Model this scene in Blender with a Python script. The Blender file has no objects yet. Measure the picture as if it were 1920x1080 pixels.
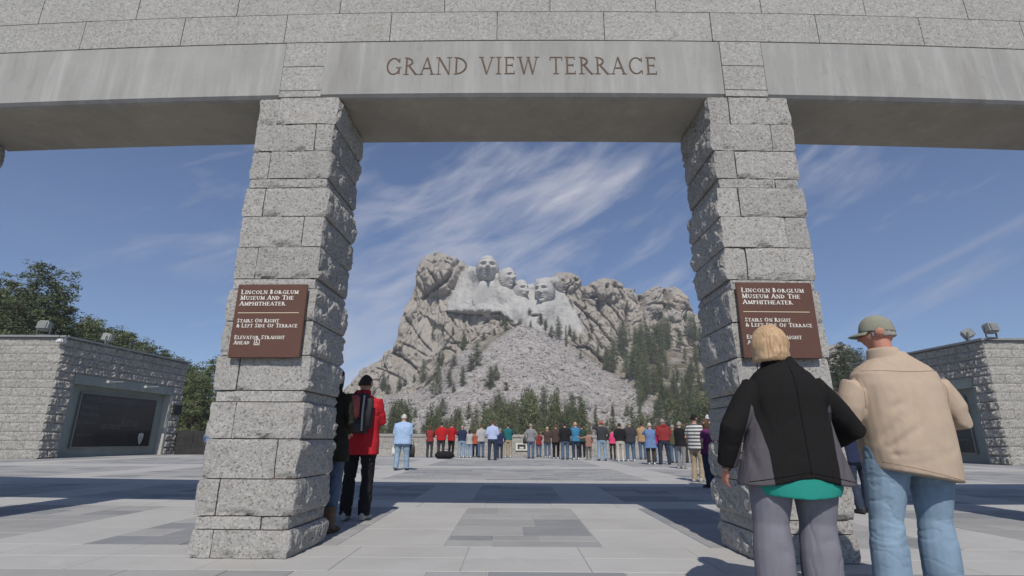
import bpy, bmesh, math, random, time
import numpy as np
from mathutils import Vector, Matrix, Euler
from mathutils.bvhtree import BVHTree
T0 = time.time()
random.seed(7); RS = np.random.RandomState(11)
S = bpy.context.scene
COL = S.collection

# ------------------------------------------------------------------ camera, light, exposure
EYE = .95
TILT = math.atan(285.5/987.); ROLL = math.radians(.35)
cd = bpy.data.cameras.new('camera'); cam = bpy.data.objects.new('camera', cd); COL.objects.link(cam)
cd.sensor_width = 36; cd.lens = 36*987./1920; cd.clip_start = .05; cd.clip_end = 6000
cam.location = (0, 0, EYE)
cam.rotation_mode = 'QUATERNION'
cam.rotation_quaternion = (Euler((math.pi/2+TILT, 0, 0)).to_matrix() @ Matrix.Rotation(ROLL, 3, 'Z')).to_quaternion()
S.camera = cam
SUN_EL = math.radians(47); SUN_AZ = math.radians(180.3)      # azimuth clockwise from +Y
sd = bpy.data.lights.new('sun', 'SUN'); sun = bpy.data.objects.new('sun', sd); COL.objects.link(sun)
sd.energy = 3.35; sd.angle = math.radians(.53); sd.color = (1, .95, .875)
sv = Vector((math.sin(SUN_AZ)*math.cos(SUN_EL), math.cos(SUN_AZ)*math.cos(SUN_EL), math.sin(SUN_EL)))
sun.rotation_mode = 'QUATERNION'; sun.rotation_quaternion = sv.to_track_quat('Z', 'Y')
S.view_settings.view_transform = 'Standard'; S.view_settings.look = 'None'
S.view_settings.gamma = 1; S.view_settings.use_curve_mapping = False
S.view_settings.exposure = .20
SKY_STR = .083

def N(nt, t, **kw):
    n = nt.nodes.new(t)
    for k, v in kw.items(): setattr(n, k, v)
    return n
def M_(nt, op, a, b=None, c=None, clamp=False):
    n = nt.nodes.new('ShaderNodeMath'); n.operation = op; n.use_clamp = clamp
    for i, v in enumerate((a, b, c)):
        if v is None: continue
        if isinstance(v, (int, float)): n.inputs[i].default_value = v
        else: nt.links.new(v, n.inputs[i])
    return n.outputs[0]
def ramp(nt, fac, stops):
    r = nt.nodes.new('ShaderNodeValToRGB'); e = r.color_ramp.elements
    while len(e) < len(stops): e.new(.5)
    for el, (p, c) in zip(e, stops):
        el.position = p; el.color = (c, c, c, 1) if isinstance(c, (int, float)) else (*c, 1)
    nt.links.new(fac, r.inputs[0]); return r.outputs[0]
def mixc(nt, f, a, b, mode='MIX'):
    n = nt.nodes.new('ShaderNodeMix'); n.data_type = 'RGBA'; n.blend_type = mode
    for i, v in ((0, f), (6, a), (7, b)):
        if isinstance(v, (int, float)): n.inputs[i].default_value = v
        elif isinstance(v, tuple): n.inputs[i].default_value = (*v, 1)
        else: nt.links.new(v, n.inputs[i])
    return n.outputs[2]

W = bpy.data.worlds.new('World'); S.world = W; W.use_nodes = True
nt = W.node_tree; bg = nt.nodes['Background']
sky = N(nt, 'ShaderNodeTexSky', sky_type='NISHITA', sun_disc=False, sun_elevation=SUN_EL, sun_rotation=SUN_AZ,
        altitude=1600, air_density=1.0, dust_density=.9, ozone_density=2.2)
tc = N(nt, 'ShaderNodeTexCoord'); sep = N(nt, 'ShaderNodeSeparateXYZ'); nt.links.new(tc.outputs['Generated'], sep.inputs[0])
az = M_(nt, 'ARCTAN2', sep.outputs[0], sep.outputs[1]); el = M_(nt, 'ARCSINE', sep.outputs[2])
def rotstretch(ang, sx, sy, off=0.):
    c, s = math.cos(ang), math.sin(ang)
    a = M_(nt, 'ADD', M_(nt, 'MULTIPLY', az, c*sx), M_(nt, 'MULTIPLY', el, s*sx))
    b = M_(nt, 'ADD', M_(nt, 'MULTIPLY', az, -s*sy), M_(nt, 'MULTIPLY', el, c*sy))
    n = N(nt, 'ShaderNodeCombineXYZ'); nt.links.new(a, n.inputs[0]); nt.links.new(b, n.inputs[1]); n.inputs[2].default_value = off
    return n.outputs[0]
def noise(nt, vec, sc, det=6, rough=.55, dist=0.):
    n = N(nt, 'ShaderNodeTexNoise'); n.inputs['Scale'].default_value = sc; n.inputs['Detail'].default_value = det
    n.inputs['Roughness'].default_value = rough; n.inputs['Distortion'].default_value = dist
    if vec is not None: nt.links.new(vec, n.inputs['Vector'])
    return n.outputs['Fac']
streak = noise(nt, rotstretch(math.radians(20), 1.0, 3.0, 4.4), 4.6, 9, .58, .5)
streak2 = noise(nt, rotstretch(math.radians(30), 1.0, 5.5, 8.4), 5.0, 6, .6, .5)
broad = noise(nt, rotstretch(math.radians(8), 1, 1.6, 5.0), 1.5, 2, .5)
def blob(a0, e0, ra, re):
    da = M_(nt, 'DIVIDE', M_(nt, 'SUBTRACT', az, a0), ra); de = M_(nt, 'DIVIDE', M_(nt, 'SUBTRACT', el, e0), re)
    r = M_(nt, 'ADD', M_(nt, 'MULTIPLY', da, da), M_(nt, 'MULTIPLY', de, de))
    return M_(nt, 'POWER', 2.718, M_(nt, 'MULTIPLY', r, -1))
mask = M_(nt, 'ADD', M_(nt, 'MULTIPLY', blob(-.08, .42, .27, .19), 1.0), M_(nt, 'MULTIPLY', blob(-.27, .17, .17, .14), 1.25))
mask = M_(nt, 'ADD', mask, M_(nt, 'MULTIPLY', blob(.13, .46, .10, .07), .30))
mask = M_(nt, 'ADD', mask, M_(nt, 'MULTIPLY', M_(nt, 'SUBTRACT', broad, .60), .5))
cl = M_(nt, 'ADD', M_(nt, 'MULTIPLY', streak, 1.0), M_(nt, 'MULTIPLY', streak2, .50))
cl = M_(nt, 'ADD', M_(nt, 'SUBTRACT', cl, .275), M_(nt, 'MULTIPLY', mask, .29))
clf = ramp(nt, cl, [(.50, 0.), (.62, .15), (.80, .50), (1., .76)])
def seg(a0, e0, a1, e1, w, amp):           # a thin old contrail drifting apart
    L = math.hypot(a1-a0, e1-e0); ux, uy = (a1-a0)/L, (e1-e0)/L
    da = M_(nt, 'SUBTRACT', az, a0); de = M_(nt, 'SUBTRACT', el, e0)
    t = M_(nt, 'ADD', M_(nt, 'MULTIPLY', da, ux), M_(nt, 'MULTIPLY', de, uy))
    d = M_(nt, 'ADD', M_(nt, 'MULTIPLY', da, -uy), M_(nt, 'MULTIPLY', de, ux))
    d = M_(nt, 'DIVIDE', d, w); g = M_(nt, 'POWER', 2.718, M_(nt, 'MULTIPLY', M_(nt, 'MULTIPLY', d, d), -1))
    tt = M_(nt, 'DIVIDE', t, L)
    e = M_(nt, 'MULTIPLY', M_(nt, 'MULTIPLY', tt, 6., clamp=True), M_(nt, 'MULTIPLY', M_(nt, 'SUBTRACT', 1., tt), 6., clamp=True), clamp=True)
    return M_(nt, 'MULTIPLY', M_(nt, 'MULTIPLY', g, e), M_(nt, 'MULTIPLY', M_(nt, 'ADD', streak2, .3), amp))
clf2 = M_(nt, 'ADD', clf, seg(.60, .22, .98, .36, .006, .22), clamp=True)
clf2 = M_(nt, 'ADD', clf2, seg(.02, .42, .29, .51, .016, .42), clamp=True)
grade = mixc(nt, 1., sky.outputs[0], (.885, .955, 1.10), 'MULTIPLY')
skyc = mixc(nt, clf2, grade, (6.3, 6.35, 7.1))
nt.links.new(skyc, bg.inputs[0]); bg.inputs[1].default_value = SKY_STR

# ------------------------------------------------------------------ pixel <-> world helpers (photo grid 1920 x 1080)
def ray(x, y):
    u = (x-960)/987.; v = (y-540)/987.; c, s = math.cos(ROLL), math.sin(ROLL)
    u, v = u*c+v*s, -u*s+v*c
    ct, st = math.cos(TILT), math.sin(TILT)
    return Vector((u, ct+v*st, st-v*ct))
def gp(x, y, h=0.):
    d = ray(x, y); t = (h-EYE)/d.z; return Vector((d.x*t, d.y*t, h))
def atY(x, y, Y):
    d = ray(x, y); t = Y/d.y; return Vector((d.x*t, Y, EYE+d.z*t))
def projn(P):
    X, Y, Z = P[..., 0], P[..., 1], P[..., 2]-EYE
    ct, st = math.cos(TILT), math.sin(TILT)
    z = Y*ct+Z*st; v = -(Z*ct-Y*st)/z; u = X/z
    c, s = math.cos(ROLL), math.sin(ROLL)
    return 960+987*(u*c-v*s), 540+987*(u*s+v*c)

# ------------------------------------------------------------------ numpy noise
def _h(ix, iy, iz, k):
    n = (ix.astype(np.int64)*374761393 + iy.astype(np.int64)*668265263 + iz.astype(np.int64)*2147483647 + k*1274126177) & 0x7fffffff
    n = ((n ^ (n >> 13))*1274126177) & 0x7fffffff
    n = ((n ^ (n >> 16))*668265263) & 0x7fffffff
    return (n ^ (n >> 15)) / float(0x7fffffff)
def vnoise(P, seed=0):
    P = np.asarray(P, float); i = np.floor(P).astype(np.int64); f = P-i; f = f*f*f*(f*(f*6-15)+10)
    r = 0
    for dx in (0, 1):
        wx = f[..., 0] if dx else 1-f[..., 0]
        for dy in (0, 1):
            wy = f[..., 1] if dy else 1-f[..., 1]
            for dz in (0, 1):
                wz = f[..., 2] if dz else 1-f[..., 2]
                r = r + wx*wy*wz*_h(i[..., 0]+dx, i[..., 1]+dy, i[..., 2]+dz, seed)
    return r*2-1
def fbm(P, oct=4, seed=0, g=.5):
    P = np.asarray(P, float); r = 0; a = 1; t = 0
    for k in range(oct):
        r = r+a*vnoise(P*(2.03**k)+k*17.3, seed+k); t += a; a *= g
    return r/t
def worley(P, seed=0):
    P = np.asarray(P, float); i = np.floor(P).astype(np.int64)
    f1 = np.full(P.shape[:-1], 9.); f2 = f1.copy(); cid = np.zeros(P.shape[:-1])
    for dx in (-1, 0, 1):
        for dy in (-1, 0, 1):
            for dz in (-1, 0, 1):
                cx, cy, cz = i[..., 0]+dx, i[..., 1]+dy, i[..., 2]+dz
                d = np.sqrt((cx+_h(cx, cy, cz, seed)-P[..., 0])**2+(cy+_h(cx, cy, cz, seed+1)-P[..., 1])**2+(cz+_h(cx, cy, cz, seed+2)-P[..., 2])**2)
                c = _h(cx, cy, cz, seed+3)
                n = d < f1
                f2 = np.where(n, f1, np.minimum(f2, d)); cid = np.where(n, c, cid); f1 = np.where(n, d, f1)
    return f1, f2, cid

# ------------------------------------------------------------------ object helpers
def tag(o, label=None, cat=None, group=None, kind=None):
    if label: o['label'] = label
    if cat: o['category'] = cat
    if group: o['group'] = group
    if kind: o['kind'] = kind
    return o
def empty(name, loc, rz=0, label=None, cat=None, group=None):
    o = bpy.data.objects.new(name, None); COL.objects.link(o); o.empty_display_size = .2
    o.location = loc; o.rotation_euler = (0, 0, rz); return tag(o, label, cat, group)
def mesh(name, V, Fc, mat=None, smooth=False):
    m = bpy.data.meshes.new(name); m.from_pydata([tuple(v) for v in V], [], [tuple(f) for f in Fc]); m.update()
    if mat:
        for k in (mat if isinstance(mat, (list, tuple)) else [mat]): m.materials.append(k)
    if smooth: m.polygons.foreach_set('use_smooth', [True]*len(m.polygons))
    return m
def fast_mesh(name, V, Q, mat=None, smooth=True):
    """numpy mesh; Q is an (n,k) int array"""
    m = bpy.data.meshes.new(name); V = np.asarray(V, np.float32); Q = np.asarray(Q, np.int32)
    m.vertices.add(len(V)); m.vertices.foreach_set('co', V.ravel())
    m.loops.add(Q.size); m.loops.foreach_set('vertex_index', Q.ravel())
    m.polygons.add(len(Q)); m.polygons.foreach_set('loop_start', np.arange(0, Q.size, Q.shape[1], dtype=np.int32))
    m.polygons.foreach_set('loop_total', np.full(len(Q), Q.shape[1], np.int32))
    m.polygons.foreach_set('use_smooth', np.full(len(Q), smooth))
    m.update(calc_edges=True); m.validate()
    if mat: m.materials.append(mat)
    return m
def link(name, m, parent=None, loc=None, rz=None):
    o = bpy.data.objects.new(name, m); COL.objects.link(o)
    if parent: o.parent = parent
    if loc is not None: o.location = loc
    if rz is not None: o.rotation_euler = (0, 0, rz)
    return o
def copy_tree(o, parent=None):
    c = o.copy(); COL.objects.link(c)
    if parent: c.parent = parent
    for ch in list(o.children): copy_tree(ch, c)
    return c
class MB:
    def __init__(s): s.v = []; s.f = []; s.mi = []
    def add(s, V, Fc, mi=0):
        b = len(s.v); s.v += [tuple(v) for v in V]; s.f += [tuple(i+b for i in f) for f in Fc]; s.mi += [mi]*len(Fc); return s
    def box(s, x0, y0, z0, x1, y1, z1, mi=0, bev=0.):
        if bev <= 0:
            V = [(x, y, z) for z in (z0, z1) for y in (y0, y1) for x in (x0, x1)]
            return s.add(V, [(0, 2, 3, 1), (4, 5, 7, 6), (0, 1, 5, 4), (1, 3, 7, 5), (3, 2, 6, 7), (2, 0, 4, 6)], mi)
        bm = bmesh.new(); bmesh.ops.create_cube(bm, size=1)
        for v in bm.verts: v.co = Vector(((x0+x1)/2+v.co.x*(x1-x0), (y0+y1)/2+v.co.y*(y1-y0), (z0+z1)/2+v.co.z*(z1-z0)))
        bmesh.ops.bevel(bm, geom=bm.edges[:], offset=bev, segments=2, affect='EDGES')
        bm.verts.index_update()
        s.add([v.co[:] for v in bm.verts], [[v.index for v in f.verts] for f in bm.faces], mi); bm.free(); return s
    def hexa(s, P, mi=0):
        return s.add(P, [(0, 2, 3, 1), (4, 5, 7, 6), (0, 1, 5, 4), (1, 3, 7, 5), (3, 2, 6, 7), (2, 0, 4, 6)], mi)
    def tube(s, path, r, seg=8, mi=0):
        V, Fc = loft(path, r if isinstance(r, (list, tuple)) else [r]*len(path), None, seg=seg); return s.add(V, Fc, mi)
    def build(s, name, mat, parent=None, smooth=False, loc=None, rz=None):
        m = mesh(name, s.v, s.f, mat, smooth)
        if len(m.materials) > 1: m.polygons.foreach_set('material_index', s.mi)
        return link(name, m, parent, loc, rz)
def loft(path, rx, ry=None, side=(1, 0, 0), seg=16, sq=2.0):
    P = [Vector(p) for p in path]; n = len(P); ry = ry or rx; V = []; Fc = []
    sd_ = Vector(side)
    for i in range(n):
        Tn = (P[min(i+1, n-1)]-P[max(i-1, 0)]).normalized()
        Sd = sd_-Tn*Tn.dot(sd_)
        if Sd.length < .15: Sd = Vector((0, 1, 0))-Tn*Tn.y
        Sd.normalize(); B = Tn.cross(Sd)
        for k in range(seg):
            a = 2*math.pi*k/seg; c, s_ = math.cos(a), math.sin(a)
            if sq != 2.0:
                c = math.copysign(abs(c)**(2/sq), c); s_ = math.copysign(abs(s_)**(2/sq), s_)
            V.append(P[i]+Sd*c*rx[i]+B*s_*ry[i])
    for i in range(n-1):
        for k in range(seg):
            a = i*seg+k; b = i*seg+(k+1) % seg
            Fc.append((a, b, b+seg, a+seg))
    Fc.append(tuple(range(seg-1, -1, -1))); Fc.append(tuple((n-1)*seg+k for k in range(seg)))
    return V, Fc

# ------------------------------------------------------------------ materials
MATS = {}
def mat(name, col, rough=.85, bump=0., bscale=20., var=0., vscale=4., metal=0., spec=.3, fn=None):
    if name in MATS: return MATS[name]
    m = bpy.data.materials.new(name); m.use_nodes = True; t = m.node_tree; b = t.nodes['Principled BSDF']
    b.inputs['Base Color'].default_value = (*col, 1); b.inputs['Roughness'].default_value = rough
    b.inputs['Metallic'].default_value = metal; b.inputs['Specular IOR Level'].default_value = spec
    tcn = N(t, 'ShaderNodeTexCoord'); vec = tcn.outputs['Object']
    if var > 0:
        f = noise(t, vec, vscale, 5, .6)
        c = mixc(t, ramp(t, f, [(.3, 0.), (.7, 1.)]), tuple(x*(1-var) for x in col), tuple(min(1, x*(1+var)) for x in col))
        t.links.new(c, b.inputs['Base Color'])
    if bump > 0:
        bn = N(t, 'ShaderNodeBump'); bn.inputs['Strength'].default_value = min(1, bump); bn.inputs['Distance'].default_value = .02
        t.links.new(noise(t, vec, bscale, 4, .6), bn.inputs['Height']); t.links.new(bn.outputs[0], b.inputs['Normal'])
    if fn: fn(t, b, vec)
    MATS[name] = m; return m
def worldpos(t, rnd=True):
    g = N(t, 'ShaderNodeNewGeometry'); v = g.outputs['Position']
    if not rnd: return v
    oi = N(t, 'ShaderNodeObjectInfo'); a = N(t, 'ShaderNodeVectorMath', operation='ADD')
    c = N(t, 'ShaderNodeCombineXYZ')
    for k, f in enumerate((31., 17., 53.)): t.links.new(M_(t, 'MULTIPLY', oi.outputs['Random'], f), c.inputs[k])
    t.links.new(v, a.inputs[0]); t.links.new(c.outputs[0], a.inputs[1]); return a.outputs[0]
def granite(name, base, dark, light, grain=70., bumpd=.006, warm=0., tone=.08):
    def fn(t, b, vec):
        v = worldpos(t); oi = N(t, 'ShaderNodeObjectInfo')
        vo = N(t, 'ShaderNodeTexVoronoi'); vo.inputs['Scale'].default_value = grain; t.links.new(v, vo.inputs['Vector'])
        sp = N(t, 'ShaderNodeSeparateColor'); t.links.new(vo.outputs['Color'], sp.inputs[0])
        n1 = noise(t, v, grain*.45, 4, .7)
        f = M_(t, 'ADD', M_(t, 'MULTIPLY', sp.outputs[0], .55), M_(t, 'MULTIPLY', n1, .6))
        c = ramp(t, f, [(.28, dark), (.42, tuple(x*.93 for x in base)), (.66, base), (.88, light)])
        n2 = noise(t, v, 1.6, 4, .6)
        k = M_(t, 'ADD', M_(t, 'MULTIPLY', n2, .22), M_(t, 'MULTIPLY', oi.outputs['Random'], tone*2))
        k = M_(t, 'ADD', k, .89-tone)
        cc = N(t, 'ShaderNodeCombineColor'); [t.links.new(k, cc.inputs[i]) for i in range(3)]
        c = mixc(t, 1., c, cc.outputs[0], 'MULTIPLY')
        st = ramp(t, noise(t, v, 2.6, 5, .65), [(.55, 0.), (.75, .16)])
        c = mixc(t, st, c, (.20, .15, .10))
        t.links.new(c, b.inputs['Base Color'])
        bn = N(t, 'ShaderNodeBump'); bn.inputs['Distance'].default_value = bumpd; bn.inputs['Strength'].default_value = .8
        hh = M_(t, 'ADD', noise(t, v, grain*.5, 5, .7), M_(t, 'MULTIPLY', noise(t, v, 9., 3, .6), .8))
        t.links.new(hh, bn.inputs['Height']); t.links.new(bn.outputs[0], b.inputs['Normal'])
    return mat(name, base, .9, fn=fn, spec=.25)
M_GRAN = granite('granite_rock_faced', (.33, .315, .29), (.155, .147, .138), (.42, .405, .38), 76., .008)
M_GRANS = granite('granite_dressed', (.34, .33, .305), (.22, .215, .20), (.43, .42, .395), 62., .003, tone=.03)
M_GRANB = granite('granite_building', (.33, .315, .285), (.18, .17, .155), (.44, .42, .38), 22., .02)
M_MORT = mat('mortar', (.17, .105, .08), .95, .3, 40, .3, 6)
def concrete_fn(base, streaks=True, amt=1.):
    def fn(t, b, vec):
        v = worldpos(t, False)
        mp = N(t, 'ShaderNodeMapping'); mp.inputs['Scale'].default_value = (3.2, 3.2, .35); t.links.new(v, mp.inputs[0])
        s1 = noise(t, mp.outputs[0], 1.6, 6, .68, .2); n2 = noise(t, v, 1.1, 5, .6); n3 = noise(t, v, 55., 3, .7)
        c = mixc(t, ramp(t, n2, [(.3, 0.), (.7, 1.)]), tuple(x*.86 for x in base), tuple(x*1.08 for x in base))
        if streaks:
            c = mixc(t, ramp(t, s1, [(.50, 0.), (.72, .6*amt)]), c, tuple(x*1.35 for x in base))
            c = mixc(t, ramp(t, s1, [(.22, .55*amt), (.44, 0.)]), c, (.20, .185, .15))
            blot = ramp(t, noise(t, v, 4.5, 5, .7), [(.62, 0.), (.74, .3*amt)])
            c = mixc(t, blot, c, (.19, .18, .155))
        c = mixc(t, M_(t, 'MULTIPLY', n3, .25), c, tuple(x*.7 for x in base))
        t.links.new(c, b.inputs['Base Color'])
        bn = N(t, 'ShaderNodeBump'); bn.inputs['Distance'].default_value = .004; bn.inputs['Strength'].default_value = .6
        t.links.new(n3, bn.inputs['Height']); t.links.new(bn.outputs[0], b.inputs['Normal'])
    return fn
M_CONC = mat('weathered_concrete', (.36, .36, .33), .9, fn=concrete_fn((.34, .333, .312), True, 1.25), spec=.2)
M_SOFF = mat('soffit_concrete', (.2, .18, .15), .95, fn=concrete_fn((.36, .335, .285), True, .7), spec=.1)
M_FRAME = mat('grey_green_concrete', (.3, .32, .3), .9, fn=concrete_fn((.26, .285, .265), False), spec=.2)
M_LET = mat('inscription_rust_and_shade', (.13, .085, .06), .9, .3, 80, .25, 30)  # rusty tint plus the shadow inside engraved letters, painted as flat brown
M_SIGN = mat('brown_enamel', (.108, .050, .034), .5, .05, 60, .07, 3, spec=.35)
M_WHT = mat('white_lettering', (.68, .65, .58), .6, 0, 1, .06, 20)
def slab_mat(name, base, cont=.12):
    def fn(t, b, vec):
        v = worldpos(t, False); oi = N(t, 'ShaderNodeObjectInfo')
        n1 = noise(t, v, 2.2, 5, .65); n2 = noise(t, v, 120., 2, .8); n3 = noise(t, v, .35, 3, .5)
        k = M_(t, 'ADD', M_(t, 'MULTIPLY', n1, cont*2), M_(t, 'MULTIPLY', n2, .30))
        k = M_(t, 'ADD', k, M_(t, 'MULTIPLY', n3, .14)); k = M_(t, 'ADD', k, 1-cont-.22)
        cc = N(t, 'ShaderNodeCombineColor'); [t.links.new(k, cc.inputs[i]) for i in range(3)]
        c = mixc(t, 1., base, cc.outputs[0], 'MULTIPLY')
        sp = ramp(t, noise(t, v, 7., 4, .7), [(.64, 0.), (.72, .30)])
        c = mixc(t, sp, c, tuple(x*.55 for x in base))
        big_ = ramp(t, noise(t, v, .8, 6, .68, .4), [(.46, 0.), (.70, .42)]); c = mixc(t, big_, c, tuple(x*.72 for x in (base[0]*1.03, base[1], base[2]*.95)))
        pale_ = ramp(t, noise(t, v, 1.7, 5, .7, .8), [(.60, 0.), (.74, .35)]); c = mixc(t, pale_, c, tuple(min(1, x*1.22) for x in base))
        t.links.new(c, b.inputs['Base Color'])
        bn = N(t, 'ShaderNodeBump'); bn.inputs['Distance'].default_value = .003; bn.inputs['Strength'].default_value = .5
        t.links.new(n2, bn.inputs['Height']); t.links.new(bn.outputs[0], b.inputs['Normal'])
    return mat(name, base, .85, fn=fn, spec=.2)
M_SL = [slab_mat('paving_light', (.41, .40, .38), .07), slab_mat('paving_pale', (.425, .415, .395), .06)]
M_SD = [slab_mat('paving_grey', (.335, .33, .32), .14), slab_mat('paving_mid', (.30, .297, .29), .16), slab_mat('paving_slate', (.24, .245, .25), .18)]
M_JOINT = mat('paving_joint', (.37, .365, .35), .95, 0, 1, .1, 3)
M_WALLSHADE = mat('wall_painted_shade', (.035, .033, .033), .9, .3, 12, .3, 2)  # shade on the side walls, put into a near black base colour

# ------------------------------------------------------------------ ground, terrace paving
def curveY(X):                                   # the portal stands on a slight curve
    return 4.72-.013*X+.0052*X*X
def ground_h(X, Y):
    r = np.hypot(X*.75, Y-10)
    return -.10 - 14*np.clip((Y-44)/45., 0, 1)**1.3
gx = np.concatenate([np.linspace(-3000, -130, 12), np.linspace(-120, 120, 60), np.linspace(130, 3000, 12)])
gy = np.concatenate([np.linspace(-3000, -20, 10), np.linspace(-10, 120, 60), np.linspace(140, 4000, 14)])
XX, YY = np.meshgrid(gx, gy); ZZ = ground_h(XX, YY)+fbm(np.stack([XX*.05, YY*.05, XX*0], -1), 3, 5)*.4*(YY > 44)
def grid_faces(r, c):
    i = np.arange(r-1)[:, None]*c+np.arange(c-1)[None, :]
    return np.stack([i, i+1, i+1+c, i+c], -1).reshape(-1, 4)
M_EARTH = mat('earth', (.11, .095, .065), 1, .5, .8, .35, .3)
g = link('ground', fast_mesh('ground', np.stack([XX, YY, ZZ], -1).reshape(-1, 3), grid_faces(*XX.shape), M_EARTH)); g['kind'] = 'structure'

tb = MB(); tb.box(-34, -8, -.09, 34, 38.5, -.006)
floor = tb.build('terrace_floor', M_JOINT); floor['kind'] = 'structure'
AX = .12
def bands(Y):            # row bands of the paving pattern -> panel row or plain row
    pass
rows = []                # (y0,y1,is_panel_row,scale)
y = -7.4
near_rows = [(-7.4, -3.9, 1), (-3.9, -2.9, 0), (-2.9, .45, 1), (.45, 1.45, 0), (1.45, 4.40, 1), (4.40, 5.36, 0), (5.36, 8.30, 1), (8.30, 9.22, 0), (9.22, 12.2, 1), (12.2, 13.9, 0)]
far_rows = [(13.9, 19.4, 1), (19.4, 21.2, 0), (21.2, 28.4, 1), (28.4, 30.2, 0), (30.2, 38.4, 1)]
def col_near():
    c = [(-.74, .74, 1)]; x = .74
    while x < 33: c += [(x, x+1.0, 0), (x+1.0, x+1.0+2.35, 1)]; x += 3.35
    return c+[(-b, -a, k) for a, b, k in c if a > 0]
def col_far():
    c = [(-3.35, 3.35, 1)]; x = 3.35
    while x < 33: c += [(x, x+1.25, 0), (x+1.25, x+1.25+6.2, 1)]; x += 7.45
    return c+[(-b, -a, k) for a, b, k in c if a > 0]
slabs = []
rr = random.Random(5)
def fill(x0, x1, y0, y1, dark):
    """cut a rectangle into slabs"""
    if dark:
        yy = y0
        while yy < y1-.02:
            h = rr.choice([.30, .45, .60]);  h = h if y1-(yy+h) > .22 else y1-yy
            xx = x0
            while xx < x1-.02:
                w = rr.choice([.45, .6, .75, .9, 1.1]); w = w if x1-(xx+w) > .3 else x1-xx
                slabs.append((xx, xx+w, yy, yy+h, 2+rr.choices([0, 1, 2], [5, 4, 3])[0])); xx += w
            yy += h
    else:
        nx = max(1, round((x1-x0)/1.0)); ny = max(1, round((y1-y0)/.5)) if y1-y0 < 1.9 else max(1, round((y1-y0)/.98))
        for i in range(nx):
            for j in range(ny):
                slabs.append((x0+(x1-x0)*i/nx, x0+(x1-x0)*(i+1)/nx, y0+(y1-y0)*j/ny, y0+(y1-y0)*(j+1)/ny, rr.choice([0, 1])))
for rws, cls in ((near_rows, col_near()), (far_rows, col_far())):
    for y0, y1, pr in rws:
        if pr:
            for a, b, k in cls: fill(max(-33.4, a), min(33.4, b), y0, y1, k)
        else:
            fill(-33.4, 33.4, y0, y1, 0)
def slab_geo(m, s, z):
    x0, x1, y0, y1, k = s; g_ = .0028 if k < 2 else .0055; c = .003
    x0 += AX+g_; x1 += AX-g_; y0 += g_; y1 -= g_
    V = [(x0, y0, -.012), (x1, y0, -.012), (x1, y1, -.012), (x0, y1, -.012), (x0, y0, z-c), (x1, y0, z-c), (x1, y1, z-c), (x0, y1, z-c),
         (x0+c, y0+c, z), (x1-c, y0+c, z), (x1-c, y1-c, z), (x0+c, y1-c, z)]
    Fc = [(8, 9, 10, 11)]
    for i in range(4):
        j = (i+1) % 4; Fc += [(i, j, 4+j, 4+i), (4+i, 4+j, 8+j, 8+i)]
    m.add(V, Fc, k)
def screen_size(s):
    cx, cy = (s[0]+s[1])/2+AX, (s[2]+s[3])/2
    if cy < 3.3: return 0
    u, v = projn(np.array([cx, cy, 0.]))
    if not (-60 < u < 1980 and v < 1110): return 0
    return (s[1]-s[0])*(s[3]-s[2])*EYE/cy**3
slabs.sort(key=screen_size, reverse=True)
SM = M_SL+M_SD
big = [s for s in slabs[:288] if screen_size(s) > 0]
rest = slabs[len(big):]
for s in big:
    b = MB(); slab_geo(b, s, rr.uniform(-.0012, .0012)); b.mi = [0]*len(b.f)
    b.build('paving_slab', SM[s[4]], floor)
b = MB()
for s in rest: slab_geo(b, s, rr.uniform(-.001, .001))
o = b.build('paving_slabs_beyond', SM, floor); o['kind'] = 'stuff'

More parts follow.
